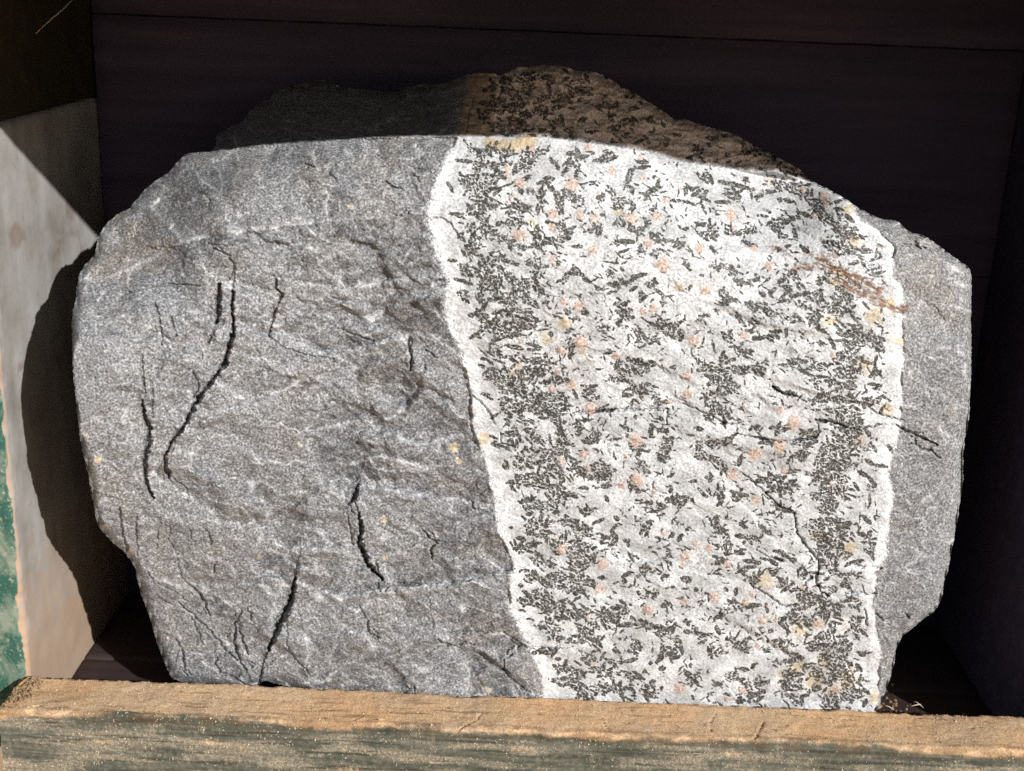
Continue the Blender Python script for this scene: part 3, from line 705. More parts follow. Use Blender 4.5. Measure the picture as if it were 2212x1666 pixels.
# ------------------------------------------------------------------ crystals
LATH = {
 2: [(815,920,850,990,35),(850,1000,960,1000,60),(940,940,1100,1010,40),(1190,980,1200,1090,50),(1240,1010,1130,1110,70),(1310,980,1230,1010,30),(740,1040,860,1050,20),(860,1060,1040,1080,50),(780,1160,900,1150,60),(770,1120,770,1135,22),(920,1150,1040,1140,50),(800,1220,1000,1190,70),(840,1230,920,1300,60),(940,1240,1020,1240,40),(880,1300,970,1290,60),(820,1320,830,1380,45),(900,1330,930,1480,70),(700,1385,800,1390,20),(830,1400,900,1390,40),(1100,1310,1140,1420,80),(1130,1330,1210,1350,45),(1110,1420,1170,1450,80),(960,1340,1010,1340,35),(830,1450,860,1520,35),(780,1500,775,1550,35),(860,1560,830,1640,80),(980,1500,1080,1570,30),(1080,1570,1200,1610,50),(1000,1460,1040,1440,25),(1150,1240,1170,1250,40),(1215,1230,1220,1240,35),(1200,1150,1210,1150,30),(1300,1240,1280,1380,35),(1350,1190,1360,1230,30),(1390,1230,1430,1350,35),(1430,1360,1410,1390,25),(1440,1240,1530,1290,35),(1540,1000,1470,1060,45),(1480,1000,1580,1010,35),(1380,1040,1390,1090,35),(1470,1080,1430,1140,25),(1520,1090,1530,1150,35),(1270,1190,1380,1160,25),(1310,1160,1360,1150,20),(1740,1230,1790,1310,50),(1790,1310,1900,1340,50),(1870,1110,1850,1200,35),(1870,1200,1890,1260,25),(1690,1260,1670,1300,35),(1640,1050,1770,1020,30),(1700,1000,1760,990,22),(1960,1250,2050,1230,30),(2060,1160,2040,1240,25),(2000,1080,1900,1090,20),(1920,1050,1990,1050,25),(2130,1300,2210,1300,16),(1450,1170,1480,1170,15),(1260,1480,1280,1620,35),(1400,1480,1500,1480,40),(1420,1520,1470,1530,50),(1320,1560,1420,1570,40),(1330,1440,1350,1440,25),(1610,1490,1680,1500,50),(1790,1420,1880,1470,40),(1880,1490,1990,1450,35),(1930,1490,1960,1530,30),(1770,1560,1900,1570,25),(2010,1530,2060,1560,30),(2080,1560,2120,1580,40),(2150,1560,2210,1590,30),(1500,1600,1560,1600,25),(1680,1390,1700,1400,18),(1940,1600,1940,1640,35),(960,1640,980,1660,20),(2020,1640,2100,1640,30),(1880,1610,1790,1640,15),
     (960,545,1000,575,40),(920,580,935,585,28),(1060,510,1070,600,45),(1090,570,1130,640,60),(1170,500,1240,500,55),(1200,540,1220,590,60),(1330,490,1360,560,50),(1260,640,1320,650,55),(920,680,1080,660,40),(940,720,1090,705,45),(1090,660,1180,680,55),(1110,720,1210,760,50),(1020,790,1170,790,50),(980,830,1200,830,55),(890,740,940,780,28),(1380,640,1470,620,45),(1480,580,1600,590,40),(1520,500,1600,520,30),(1250,700,1330,720,45),(1380,700,1440,690,35),(1480,820,1490,880,35),(1340,790,1440,770,35),(1360,850,1400,880,30),(1250,830,1300,840,30),(1540,790,1580,780,30),(1600,860,1660,850,22),(1650,690,1760,700,40),(1740,760,1760,790,28),(1780,660,1790,680,25),(1840,620,1850,630,22),(1860,710,1930,700,25),(1760,830,1900,790,30),(1820,880,1860,870,25),(1930,660,1950,680,20),(1990,770,2010,790,28),(2000,850,2030,840,35),(2090,790,2100,810,30),(2080,930,2120,940,30),(1900,930,1960,900,18),(1960,880,2000,930,18),(1690,640,1720,620,25),(1560,650,1600,650,30),(2150,870,2200,880,22)],
 3: [(610,1180,700,1220,60),(700,1210,830,1270,60),(800,1270,880,1330,50),(860,1340,960,1440,60),(960,1440,1020,1480,40),(1050,1390,1110,1440,25),(230,1175,470,1230,25),(540,1250,630,1230,22),(470,1275,520,1265,25),(440,1220,450,1290,15),(400,1160,420,1160,25),(290,1250,370,1240,40),(300,1280,380,1280,25),(100,1150,190,1160,40),(20,1220,100,1250,40),(130,1250,160,1240,25),(210,1310,310,1310,25),(0,1300,80,1330,18),(100,1270,180,1310,18),(620,1290,640,1300,25),(650,1290,710,1310,25),(520,1350,570,1380,18),(740,1370,840,1410,25),(870,1380,900,1400,30),(480,1400,560,1400,18),(570,1440,670,1440,30),(580,1460,640,1500,50),(90,1460,170,1450,25),(170,1450,220,1530,35),(110,1530,220,1530,40),(280,1500,360,1510,30),(350,1510,450,1500,30),(0,1490,40,1480,25),(630,1530,680,1530,25),(720,1480,740,1560,25),(380,1560,480,1600,22),(660,1600,700,1590,20),(760,1590,810,1640,25),(180,1590,210,1640,25),(1040,1530,1110,1520,55),(1070,1500,1160,1540,22),(900,1570,1050,1570,20),(930,1610,1110,1620,60),(740,1400,760,1420,20),
     (60,970,130,1010,45),(150,895,230,900,25),(280,1000,300,1010,25),(380,970,440,990,30),(460,970,510,1000,28),(540,1030,590,1040,45),(630,1060,660,1110,45),(680,1100,740,1120,28),(20,1020,60,1030,20),(160,930,180,950,20),(250,880,290,870,20),(500,1090,510,1100,18),(760,1130,800,1150,20)],
 5: [(900,0,930,60,70),(690,20,750,25,22),(770,50,810,70,30),(960,30,960,110,50),(1010,0,1060,20,40),(1060,20,1150,50,25),(790,100,880,100,45),(800,85,840,120,50),(900,120,980,150,50),(1020,100,1080,120,45),(1080,120,1130,160,30),(910,170,960,200,90),(910,200,905,330,35),(960,200,1040,170,60),(730,140,850,180,22),(790,220,820,270,60),(970,270,1040,260,35),(1080,250,1130,240,70),(1110,220,1190,160,55),(1170,190,1190,270,70),(1180,280,1260,290,40),(1060,280,1110,290,30),(1265,60,1270,190,32),(1270,200,1280,230,40),(1200,50,1240,40,25),(980,370,1030,360,25),(1080,340,1190,350,50),(1110,390,1230,390,80),(1150,420,1200,440,60),(1230,420,1240,460,50),(1040,300,1080,330,15),(850,375,930,390,28),(910,430,960,440,60),(960,460,1060,470,70),(990,510,1040,520,50),(1080,510,1140,490,55),(1140,440,1130,520,35),(1060,480,1100,470,30),(850,520,900,490,30),(980,570,1000,620,60),(1000,630,1040,640,25),(905,660,950,660,20),(1060,570,1180,600,22),(1200,560,1300,590,22),(1080,640,1150,660,50),(1150,670,1280,670,30),(1340,630,1330,690,45),(1220,710,1350,710,70),(1210,760,1300,750,70),(920,730,1050,740,45),(960,770,1060,790,50),(1010,800,1130,810,70),(1020,850,1060,860,30),(1130,830,1190,840,60),(1150,740,1160,760,40),(900,890,960,895,18),(1120,900,1250,910,80),(1230,890,1440,910,70),(1040,950,1150,950,80),(1180,960,1300,950,50),(1300,970,1460,960,70),(1050,1000,1100,1010,40),(1290,1020,1380,1030,60),(1390,1060,1430,1050,70),(1420,1090,1420,1250,50),(1070,1060,1090,1090,40),(1170,1020,1180,1090,30),(1230,1060,1250,1080,25),(1100,1110,1120,1150,50),(1060,1140,1120,1160,50),(1190,1100,1210,1140,25),(1130,1180,1140,1220,55),(1260,1170,1300,1190,60),(1300,1200,1340,1260,60),(1330,1250,1420,1260,50),(1370,1280,1450,1280,40),(1000,1210,1080,1250,30),(1060,1340,1080,1360,28),(1120,1320,1230,1320,40),(1160,1350,1220,1350,40),(1250,1340,1330,1320,25),(1340,1330,1350,1380,40),(1090,1490,1160,1430,45),(1160,1430,1300,1430,45),(1270,1460,1320,1490,50),(1300,1410,1340,1420,40),(1400,1370,1420,1440,55),(1180,1590,1270,1600,50),(1210,1640,1300,1640,60),(1320,1610,1400,1620,70),(1400,1480,1440,1540,45),(1400,1570,1470,1560,50),(1490,1370,1580,1400,35),(1500,860,1530,920,20),(1580,830,1640,840,30),(1570,880,1620,890,60),(1630,920,1660,930,40),(1310,800,1440,800,35),(1450,790,1470,810,25),(1490,540,1480,620,35),(1560,330,1590,380,25),(1450,340,1480,350,30),(1480,480,1450,490,20),(1350,490,1360,510,25),(1380,60,1400,60,35),(1470,110,1430,160,35),(1500,80,1550,110,40),(1560,130,1620,170,22),(1720,90,1760,120,30),(1810,70,1830,90,22),(1740,190,1870,160,30),(1880,130,1980,110,25),(1990,180,2040,170,50),(2030,210,2090,250,22),(1870,220,1920,190,22),(1720,240,1790,220,18),(1690,30,1800,40,12),(1930,240,1960,280,30),(1780,300,1850,310,40),(1800,340,1860,370,60),(1850,380,1870,400,40),(1790,420,1810,430,35),(1840,450,1900,480,20),(1900,490,1970,510,35),(1920,540,1950,550,18),(2000,430,2050,420,30),(2050,450,2130,490,40),(2140,490,2210,510,60),(1980,520,2060,540,30),(1860,500,1860,540,12),(2170,440,2150,470,30),(1770,700,1830,670,40),(1840,690,1920,690,60),(1900,720,2000,720,50),(1800,740,1900,740,40),(1750,790,1850,790,35),(2000,690,2030,690,40),(1880,840,1960,880,50),(1960,840,2030,850,35),(1820,900,1890,890,25),(2030,930,2060,950,35),(2080,940,2140,940,25),(1660,980,1760,1000,35),(1700,630,1780,610,18),(1560,1050,1560,1130,30),(1640,1120,1660,1180,35),(1580,1200,1640,1200,35),(1760,1180,1820,1180,15),(1830,1080,1870,1140,35),(1840,1120,1890,1120,20),(1900,1030,1910,1050,18),(2010,1080,2000,1170,25),(2050,1120,2120,1130,25),(2100,1170,2130,1190,35),(2130,1210,2110,1250,30),(1660,1340,1750,1400,60),(1640,1400,1700,1430,60),(1870,1240,1960,1250,30),(1950,1260,2000,1250,20),(1940,1320,1930,1360,25),(1950,1360,2000,1400,22),(2080,1260,2100,1310,60),(2150,1390,2130,1420,40),(1680,1490,1750,1480,25),(1860,1450,1900,1520,28),(1970,1590,2020,1590,25),(2120,1580,2210,1590,50),(2030,1640,2100,1620,35),(1540,1500,1600,1500,22),(1710,1550,1730,1590,22),(1560,1660,1640,1640,30),(2140,1490,2130,1530,22)],
 6: [(20,50,40,70,25),(190,60,230,80,35),(240,60,330,90,30),(330,90,300,110,25),(340,160,420,170,35),(480,120,485,150,30),(660,130,670,240,40),(690,100,690,130,25),(730,110,770,200,35),(640,290,740,250,35),(740,250,820,230,25),(500,230,530,250,25),(560,240,600,210,25),(240,220,280,240,40),(270,250,320,290,40),(240,300,300,310,20),(430,300,480,330,35),(490,310,560,350,30),(550,360,650,380,40),(650,380,760,410,35),(760,300,800,330,30),(830,250,910,280,55),(900,310,930,340,50),(830,330,860,440,30),(860,360,890,380,30),(960,340,1100,340,50),(1000,230,1060,270,50),(870,130,950,160,45),(930,100,960,110,30),(860,460,930,490,22),(480,400,440,490,40),(450,530,540,520,25),(560,540,620,490,35),(670,460,670,520,18),(340,360,380,420,25),(300,480,330,560,25),(330,590,430,600,55),(360,620,420,640,45),(260,500,310,550,35),(190,540,210,620,15),(250,640,300,690,40),(90,690,180,720,45),(130,720,270,740,45),(200,760,300,770,70),(300,730,410,740,50),(170,790,330,830,60),(290,820,350,860,50),(150,900,220,990,50),(200,960,290,1050,55),(220,870,280,900,30),(440,710,510,740,30),(660,690,790,670,40),(690,700,740,690,35),(850,700,930,710,60),(930,720,960,690,20),(740,720,830,770,25),(830,770,970,790,25),(580,840,650,880,25),(650,880,740,890,25),(820,920,1000,910,45),(840,810,1010,820,35),(860,840,900,860,25),(1010,500,1150,500,40),(1050,530,1160,550,80),(1100,480,1280,530,35),(1250,540,1290,610,35),(950,520,990,600,22),(1000,640,1120,620,60),(1040,690,1140,700,110),(1010,760,1110,780,60),(1010,830,1100,820,45),(1220,700,1260,680,15),(1250,720,1290,780,20),(1210,780,1250,730,20),(1200,820,1290,840,20),(1230,850,1280,860,15),(1010,860,1030,920,35),(1050,920,1200,950,40),(1200,940,1310,910,30),(940,1000,1060,990,40),(990,1030,1130,1050,100),(860,1055,960,1070,20),(1130,1080,1170,1070,40),(990,1150,1110,1160,100),(1000,1200,1120,1250,70),(1180,1100,1220,1180,20),(1200,1220,1250,1240,30),(1330,1220,1360,1270,20),(740,1220,820,1230,80),(760,1160,860,1160,50),(740,1280,800,1290,60),(880,1290,1080,1280,90),(900,1250,1000,1250,60),(860,1360,1060,1360,90),(830,1430,960,1430,90),(920,1440,1060,1450,90),(880,1500,1000,1500,80),(860,1560,960,1560,80),(900,1620,960,1640,90),(1030,1500,1060,1550,40),(1180,1310,1240,1350,25),(1240,1350,1330,1360,22),(1130,1390,1200,1420,25),(1200,1420,1250,1490,25),(450,1100,480,1110,40),(590,1110,680,1110,35),(140,1040,170,1060,30),(80,1110,130,1120,25),(160,1160,170,1170,20),(500,1160,560,1210,40),(160,1210,250,1210,40),(90,1230,150,1320,60),(170,1310,280,1370,55),(240,1200,330,1180,30),(380,1280,360,1360,25),(640,1390,740,1390,25),(520,1440,640,1450,50),(560,1500,700,1490,60),(640,1500,720,1470,40),(160,1420,190,1430,40),(40,1460,90,1450,20),(240,1500,260,1580,45),(100,1500,160,1560,20),(330,1540,400,1560,30),(600,1610,690,1640,30),(700,1560,720,1590,18),(60,1570,70,1590,20),(0,1550,40,1560,20),(20,1150,80,1160,12),(60,170,40,220,18),(100,380,180,380,18),(80,410,130,410,18),(1150,20,1200,90,16),(1210,30,1250,10,14),(1190,110,1300,130,12),(1220,70,1190,100,20)],
 8: [(1100,85,1102,87,20),(1210,80,1360,70,60),(1200,30,1230,110,40),(1280,120,1320,140,60),(1440,50,1530,60,45),(1520,90,1600,100,40),(1560,150,1540,160,25),(1130,150,1190,170,20),(1220,190,1300,190,22),(1100,200,1220,240,30),(1220,280,1250,290,22),(1260,250,1280,310,40),(1300,300,1360,330,50),(1330,190,1480,190,25),(1480,230,1640,210,60),(1480,270,1640,270,70),(1510,330,1580,340,50),(1680,170,1730,150,30),(1780,140,1750,200,40),(1740,120,1800,60,22),(1640,60,1700,30,22),(1770,20,1800,40,22),(1850,170,1860,200,30),(1860,250,1900,310,22),(1770,270,1790,280,14),(1150,370,1240,380,25),(1200,420,1300,430,45),(1220,370,1260,410,35),(1300,440,1440,450,55),(1330,410,1600,420,40),(1430,480,1570,480,60),(1580,440,1650,460,50),(1660,410,1720,420,20),(1150,465,1170,465,25),(1170,500,1240,530,22),(1160,560,1290,570,50),(1270,550,1350,540,45),(1280,610,1370,620,45),(1340,580,1450,620,50),(1480,620,1600,650,30),(1150,620,1190,630,18),(1200,675,1250,690,12),(1280,720,1340,740,45),(1330,690,1350,700,50),(1340,790,1410,800,60),(1370,750,1390,780,50),(1400,660,1450,690,30),(1540,740,1620,790,40),(1600,790,1680,820,40),(1620,710,1660,740,50),(1480,830,1590,825,25),(1250,885,1390,890,28),(1390,940,1420,940,20),(1400,980,1440,1030,50),(1450,1000,1520,1000,45),(1370,1090,1490,1080,35),(1480,1060,1570,1060,55),(1500,1110,1580,1130,45),(1560,1180,1620,1190,40),(1640,1130,1740,1140,65),(1620,1010,1750,1030,30),(1740,1040,1760,1080,22),(1770,1110,1830,1170,40),(1880,1110,1890,1150,40),(1850,1040,1940,1060,30),(1980,1120,1990,1190,55),(2010,1110,2030,1090,30),(2080,1120,2060,1150,25),(1560,900,1620,930,45),(1560,950,1600,950,30),(1700,640,1780,620,40),(1720,690,1800,670,50),(1820,580,1830,650,35),(1700,600,1720,640,25),(1780,720,1900,710,25),(1860,700,2040,730,40),(2050,770,2100,750,30),(2100,790,2160,740,50),(2160,800,2180,830,30),(1900,830,1910,860,60),(1870,870,1930,890,30),(1760,880,1810,900,25),(2080,900,2160,860,40),(2040,960,2090,920,25),(2120,890,2210,850,35),(1700,940,1830,970,18),(1830,960,1920,940,22),(1820,410,1870,380,25),(1830,450,1840,420,25),(1930,380,1990,350,40),(2070,410,2120,400,22),(1760,450,1800,440,14),(1940,540,1990,510,35),(2020,500,2040,530,35),(2070,600,2130,580,25),(2090,300,2140,320,40),(2080,100,2090,130,22),(1960,80,1970,140,50),(1990,50,2000,90,35),(2150,40,2170,50,30),(2180,180,2210,130,25),(2110,220,2140,280,15),(2190,340,2210,350,20),(1960,330,2010,360,18),(1870,590,1880,590,15),(2000,960,2000,975,18),(2070,1000,2090,1010,30),(2130,940,2200,920,22),(1900,270,1930,290,16),(2100,480,2160,470,15),(1990,210,2010,220,14)],
 9: [(190,60,260,130,60),(210,20,230,50,40),(280,130,300,240,45),(340,140,420,150,25),(370,70,420,90,20),(400,170,510,160,30),(500,100,570,120,30),(640,120,640,160,15),(20,100,50,90,25),(210,295,270,310,30),(440,60,470,60,12),(390,300,510,320,22),(360,370,440,350,30),(330,240,400,260,20),(540,300,640,300,28),(610,250,680,290,30),(680,290,740,300,22),(560,350,590,400,25),(580,400,620,360,25),(500,390,460,430,30),(410,430,470,450,30),(640,420,680,500,30),(760,410,800,390,40),(830,400,840,420,20),(930,380,1040,390,30),(960,490,990,490,40),(1040,430,1060,480,30),(1090,390,1140,400,45),(810,60,860,70,60),(830,110,920,130,60),(860,160,960,180,60),(900,60,1060,80,80),(980,110,1050,130,70),(1000,170,1020,220,60),(880,220,960,260,80),(940,290,1000,300,70),(1040,250,1060,270,35),(1060,310,1150,320,30),(1130,120,1200,150,25),(1210,130,1220,270,40),(1180,30,1220,60,25),(1160,10,1190,20,20),(1240,10,1245,40,15),(740,510,850,520,55),(740,570,860,560,50),(820,520,930,590,40),(880,560,930,610,30),(780,600,830,600,18),(1000,580,990,680,50),(1060,550,1140,560,25),(1090,600,1140,600,30),(980,700,960,760,60),(1100,680,1140,700,60),(1110,740,1180,760,50),(1120,790,1140,800,40),(700,670,760,690,80),(770,680,830,700,60),(850,650,920,660,35),(620,700,690,760,22),(620,680,700,680,25),(560,760,580,760,25),(580,820,640,830,25),(620,850,700,850,50),(640,890,680,890,30),(700,930,760,930,50),(660,960,720,960,35),(830,860,960,840,70),(880,790,950,790,60),(900,900,1060,890,110),(960,850,1080,870,60),(940,960,1080,960,70),(960,1010,1090,1010,70),(1000,1060,1090,1050,60),(940,1060,960,1090,50),(780,990,870,1040,55),(860,1050,880,1060,40),(660,1050,740,1050,60),(650,1100,760,1110,70),(720,1140,800,1130,25),(820,1140,880,1130,30),(690,1190,800,1190,40),(740,1230,780,1230,30),(930,1180,1100,1200,60),(920,1230,1000,1230,60),(1030,1130,1080,1160,60),(1100,1110,1110,1140,30),(1130,1190,1150,1190,15),(1120,970,1160,1020,25),(1140,1060,1150,1100,35),(1110,1150,1200,1140,35),(1150,1130,1170,1120,25),(1130,890,1180,920,25),(1190,1200,1170,1250,25),(400,1110,520,1090,30),(440,1000,480,970,22),(360,1000,430,1010,22),(290,1050,380,1060,35),(170,910,280,890,35),(180,880,230,900,25),(310,820,420,880,50),(340,850,420,830,30),(80,770,160,770,40),(100,840,150,820,25),(20,690,40,710,30),(10,760,50,770,25),(215,730,240,780,25),(60,740,110,790,18),(280,600,380,580,35),(380,600,510,590,25),(200,680,290,640,25),(80,490,100,490,25),(270,490,290,490,25),(350,480,340,530,25),(0,430,40,420,30),(100,570,150,560,15),(540,580,550,640,20),(280,810,330,800,25),(430,1190,500,1190,60),(340,1210,390,1210,30),(30,1050,90,1050,40),(20,1030,90,1090,30),(60,1180,70,1200,20),(200,1100,240,1100,30),(520,880,560,890,25),(590,960,620,980,30)]}
GARNET = {2: [(1075,1085,25),(1080,1140,22),(1160,1190,38),(1495,1200,42),(1370,1390,35),(1080,1310,20),(1110,1275,16),(1550,1395,28),(1640,1415,32),(1880,1415,40),(2045,1400,34),(1150,1525,45),(1365,1475,30),(1755,1110,28),(1990,1575,34),(1625,1620,30),(2100,1295,24),(1950,1150,20),(1240,965,25),(1600,955,22),(1940,1020,22),(1660,1250,15),(2200,1230,15)],
 3: [(315,1395,40),(910,1275,32),(930,1330,25),(780,1225,28),(860,1395,20),(690,1150,18),(335,1480,20),(110,1610,35),(460,1610,28),(560,1165,15)],
 5: [(1370,10,22),(2085,55,52),(1440,290,25),(1540,320,38),(1955,355,25),(2025,335,30),(1555,550,45),(1425,605,32),(1160,545,16),(1495,830,35),(1365,860,25),(1615,985,42),(1780,640,30),(1910,1195,45),(1570,1280,30),(1425,1310,25),(1915,1445,42),(1840,1280,18),(1400,745,18),(2025,1515,20),(1600,1370,18),(1815,1480,25),(1595,655,12),(1520,1440,12),(2210,780,18),(1380,50,18),(2130,935,20)],
 6: [(560,60,32),(145,215,35),(75,545,38),(400,510,30),(30,770,28),(35,885,35),(975,635,22),(630,990,28),(720,1075,48),(625,1215,40),(465,1275,45),(320,1410,38),(475,1570,30),(400,965,15),(60,180,14),(660,1385,25),(970,1470,18)],
 8: [(1430,230,35),(1690,325,36),(1670,485,35),(1985,625,38),(1400,155,15),(1600,670,16),(1715,795,12),(1640,970,14),(2090,120,20),(1640,840,12),(2190,1130,35),(2205,330,20),(2205,270,18),(1930,720,14)],
 9: [(15,280,35),(170,220,25),(290,320,28),(200,540,35),(450,515,20),(515,690,30),(880,715,38),(490,855,20),(410,570,28),(1000,1140,28),(1100,1000,18),(780,475,20),(550,600,14),(390,1140,30),(620,880,15),(250,850,14),(85,190,22),(10,570,25),(290,1200,20)]}
dark = np.zeros_like(U); lab = np.full(U.shape, -1, int)
lift = np.zeros_like(U)
laths = []
for t_, ls in LATH.items():
    for x1, y1, x2, y2, w in ls:
        laths.append((*T(t_, x1, y1), *T(t_, x2, y2), (w if w > 30 else w * 1.18) / K, 1))
wide = [l for l in laths if l[4] > 13.5]
laths = [l for l in laths if l[4] <= 13.5]
for x1, y1, x2, y2, w, _ in wide:                  # a broad dark clot is a sheaf of many blades with white rock between them
    ln = math.hypot(x2 - x1, y2 - y1); a0 = math.atan2(y2 - y1, x2 - x1)
    n_ = max(3, int(round((ln + w * .8) * w / 165.)))
    for k in range(n_):
        t = (k + rng.uniform(.1, .9)) / n_
        o = rng.uniform(-.42, .42) * w
        cx = x1 + (x2 - x1) * t - math.sin(a0) * o; cy = y1 + (y2 - y1) * t + math.cos(a0) * o
        an = a0 + rng.normal(0, .6) if rng.random() < .8 else rng.uniform(0, 3.14)
        bl = min(rng.uniform(20, 46), max(ln, w) * 1.05)
        dx, dy = bl / 2 * math.cos(an), bl / 2 * math.sin(an)
        laths.append((cx - dx, cy - dy, cx + dx, cy + dy, rng.uniform(7.5, 13.5), 1))
# fine flecks between the traced blades
cnt = 0
while cnt < 2500:
    u_, v_ = rng.uniform(1300, 2600), rng.uniform(440, 2090)
    a0 = np.interp(v_, VEIN_L[:, 0], VEIN_L[:, 1]); a1 = np.interp(v_, VEIN_R[:, 0], VEIN_R[:, 1])
    if not (a0 + 80 < u_ < a1 - 34): continue
    if fbm(np.array([u_ / 110.]), np.array([v_ / 110.]), 2, 3)[0] < rng.normal(-.02, .22): continue
    if v_ < np.interp(u_, RIM[:, 0], RIM[:, 1]) + 6: continue
    l_ = rng.uniform(5, 26); an = R(rng.normal(18, 48)); w_ = rng.uniform(2.6, 6.0)
    dx, dy = l_ / 2 * math.cos(an), l_ / 2 * math.sin(an)
    laths.append((u_ - dx, v_ - dy, u_ + dx, v_ + dy, w_, 0)); cnt += 1
for k in range(420):                               # two belts crowded with blades, just inside the white selvages
    v_ = rng.uniform(430, 2080)
    a0 = np.interp(v_, VEIN_L[:, 0], VEIN_L[:, 1]); a1 = np.interp(v_, VEIN_R[:, 0], VEIN_R[:, 1])
    u_ = a0 + 165 + rng.normal(0, 48) if k % 2 else a1 - (150 if v_ > 800 else 60) + rng.normal(0, 38)
    if u_ > a1 - 40 or v_ < np.interp(u_, RIM[:, 0], RIM[:, 1]) + 12: continue
    l_ = rng.uniform(16, 42); an = rng.normal(.3, .8); w_ = rng.uniform(5.5, 10.5)
    dx, dy = l_ / 2 * math.cos(an), l_ / 2 * math.sin(an)
    laths.append((u_ - dx, v_ - dy, u_ + dx, v_ + dy, w_, 1))
for k in range(150):                               # the shaded top of the vein
    u_ = rng.uniform(1430, 2330); b_ = np.interp(u_, RIM[:, 0], RIM[:, 1])
    v_ = rng.uniform(190, b_)
    l_ = rng.uniform(6, 24); an = R(rng.normal(12, 30)); w_ = rng.uniform(4, 9)
    dx, dy = l_ / 2 * math.cos(an), l_ / 2 * math.sin(an)
    laths.append((u_ - dx, v_ - dy, u_ + dx, v_ + dy, w_, 0))
gm = np.zeros_like(U)
carve = 1 - .75 * sstep(.10, .02, np.abs(fbm((U + .4 * Vv) / 34, (Vv - .3 * U) / 15, 2, 6))) * sstep(-.1, .2, pn(U / 60, Vv / 60, 4))
ragged = .7 * pn(U / 13, Vv / 13, 1) + .6 * pn(U / 6, Vv / 6, 2)
for k, (x1, y1, x2, y2, w, traced) in enumerate(laths):
    hw = max(w * .5, 1.8)
    r_ = hw * 2 + 12
    s_ = window(min(x1, x2) - r_, max(x1, x2) + r_, min(y1, y2) - r_, max(y1, y2) + r_)
    pu, pv = U[s_] + .5 * jx[s_], Vv[s_] + .5 * jy[s_]
    ex, ey = x2 - x1, y2 - y1
    ln = math.hypot(ex, ey) + 1e-6
    sh = min(.3 * hw / ln, .3)
    t = np.clip(((pu - x1) * ex + (pv - y1) * ey) / ln ** 2, sh, 1 - sh)
    d = np.hypot(pu - x1 - t * ex, pv - y1 - t * ey)
    he = hw * (1.12 - .55 * np.abs(2 * t - 1) ** 2)
    m = sstep(he + 1.7, he - 1.7, d - ragged[s_] * (hw * .28 + 1.2))
    m *= np.clip(white[s_] * 2, 0, 1) * carve[s_]
    if traced:
        halo = sstep(he + 3.6, he + .9, d) * sstep(.6, .2, m)
        dark[s_] *= 1 - .74 * halo
        lab[s_] = np.where(dark[s_] < .35, -1, lab[s_])
    new = m > np.maximum(dark[s_], .45)
    lab[s_] = np.where(new, k, lab[s_])
    dark[s_] = np.maximum(dark[s_], m)
glist = [(*T(t_, x, y), r / K) for t_, gs in GARNET.items() for x, y, r in gs]
for k, (u_, v_, r) in enumerate(glist):
    s_ = window(u_ - r * 1.8, u_ + r * 1.8, v_ - r * 1.8, v_ + r * 1.8)
    d = np.hypot(U[s_] + .5 * jx[s_] - u_, (Vv[s_] + .5 * jy[s_] - v_))
    m = sstep(r + 2, r - 3, d - ragged[s_] * r * .6) * np.clip(white[s_] * 2, 0, 1)
    m = np.where((dark[s_] > .6) & (d > r * .75), 0, m)
    dark[s_] *= 1 - m
    lab[s_] = np.where(m > .5, 100000 + k, lab[s_])
    gm[s_] = np.maximum(gm[s_], m)
    YF_[s_] -= .00022 * m * np.clip(1 - (d / (r * 1.1)) ** 2, 0, 1)
YF_ += .00016 * dark * (.4 + ragged)               # blades weather slightly back from the white rock
gm = np.where((Vv < BU - 3) & (white > .5), np.maximum(gm, np.clip(.5 + .3 * fbm(U / 50, Vv / 35, 3, 1), 0, .9) * (1 - np.clip(dark * 1.5, 0, 1))), gm)  # pinkish tint painted in to warm the shaded vein top
# ---- stains, and warm shade painted on the vein top
rust_warm_shade = np.zeros_like(U); yellow = np.zeros_like(U); brown = np.zeros_like(U)
def band(arr, t_, pts, w, s=1., scale=14, thr=0.):
    q = np.array([T(t_, *p) for p in pts]); w = w / K
    s_ = window(q[:, 0].min() - 3 * w, q[:, 0].max() + 3 * w, q[:, 1].min() - 3 * w, q[:, 1].max() + 3 * w)
    d, _ = seg_dist(U[s_] + 1.5 * jx[s_], Vv[s_] + 1.5 * jy[s_], q)
    nz = fbm(U[s_] / scale, Vv[s_] / scale, 3, 5)
    arr[s_] = np.maximum(arr[s_], s * sstep(w, w * .3, d + w * nz * .7) * sstep(thr - .3, thr + .25, nz + .38))
def stain(t_, pts, w, s, an=.45):
    q = np.array([T(t_, *p) for p in pts]); w = w / K
    w *= .68
    s_ = window(q[:, 0].min() - 3 * w, q[:, 0].max() + 3 * w, q[:, 1].min() - 3 * w, q[:, 1].max() + 3 * w)
    d, _ = seg_dist(U[s_] + 2 * jx[s_], Vv[s_] + 2 * jy[s_], q)
    a_ = U[s_] * math.cos(an) + Vv[s_] * math.sin(an); b_ = -U[s_] * math.sin(an) + Vv[s_] * math.cos(an)
    nz = fbm(a_ / 26, b_ / 7, 4, 5) + .35 * pn(U[s_] / 5, Vv[s_] / 5, 2)
    rust_warm_shade[s_] = np.maximum(rust_warm_shade[s_], s * sstep(.0, .55, nz + .62 - 1.0 * (d / w) ** 1.2))
for pts, w, st in [([(725, 80), (830, 65), (900, 35)], 55, .8), ([(880, 20), (1000, 80), (1110, 130), (1190, 155), (1270, 215)], 85, .95), ([(1040, 180), (1150, 235), (1270, 290), (1330, 320), (1430, 350)], 75, .9),
                   ([(1060, 110), (1160, 200), (1260, 240)], 90, .55), ([(1450, 310), (1455, 370)], 30, .7), ([(780, 470), (850, 490)], 30, .5), ([(1740, 390), (1744, 394)], 20, .8)]:
    stain(6, pts, w, st)
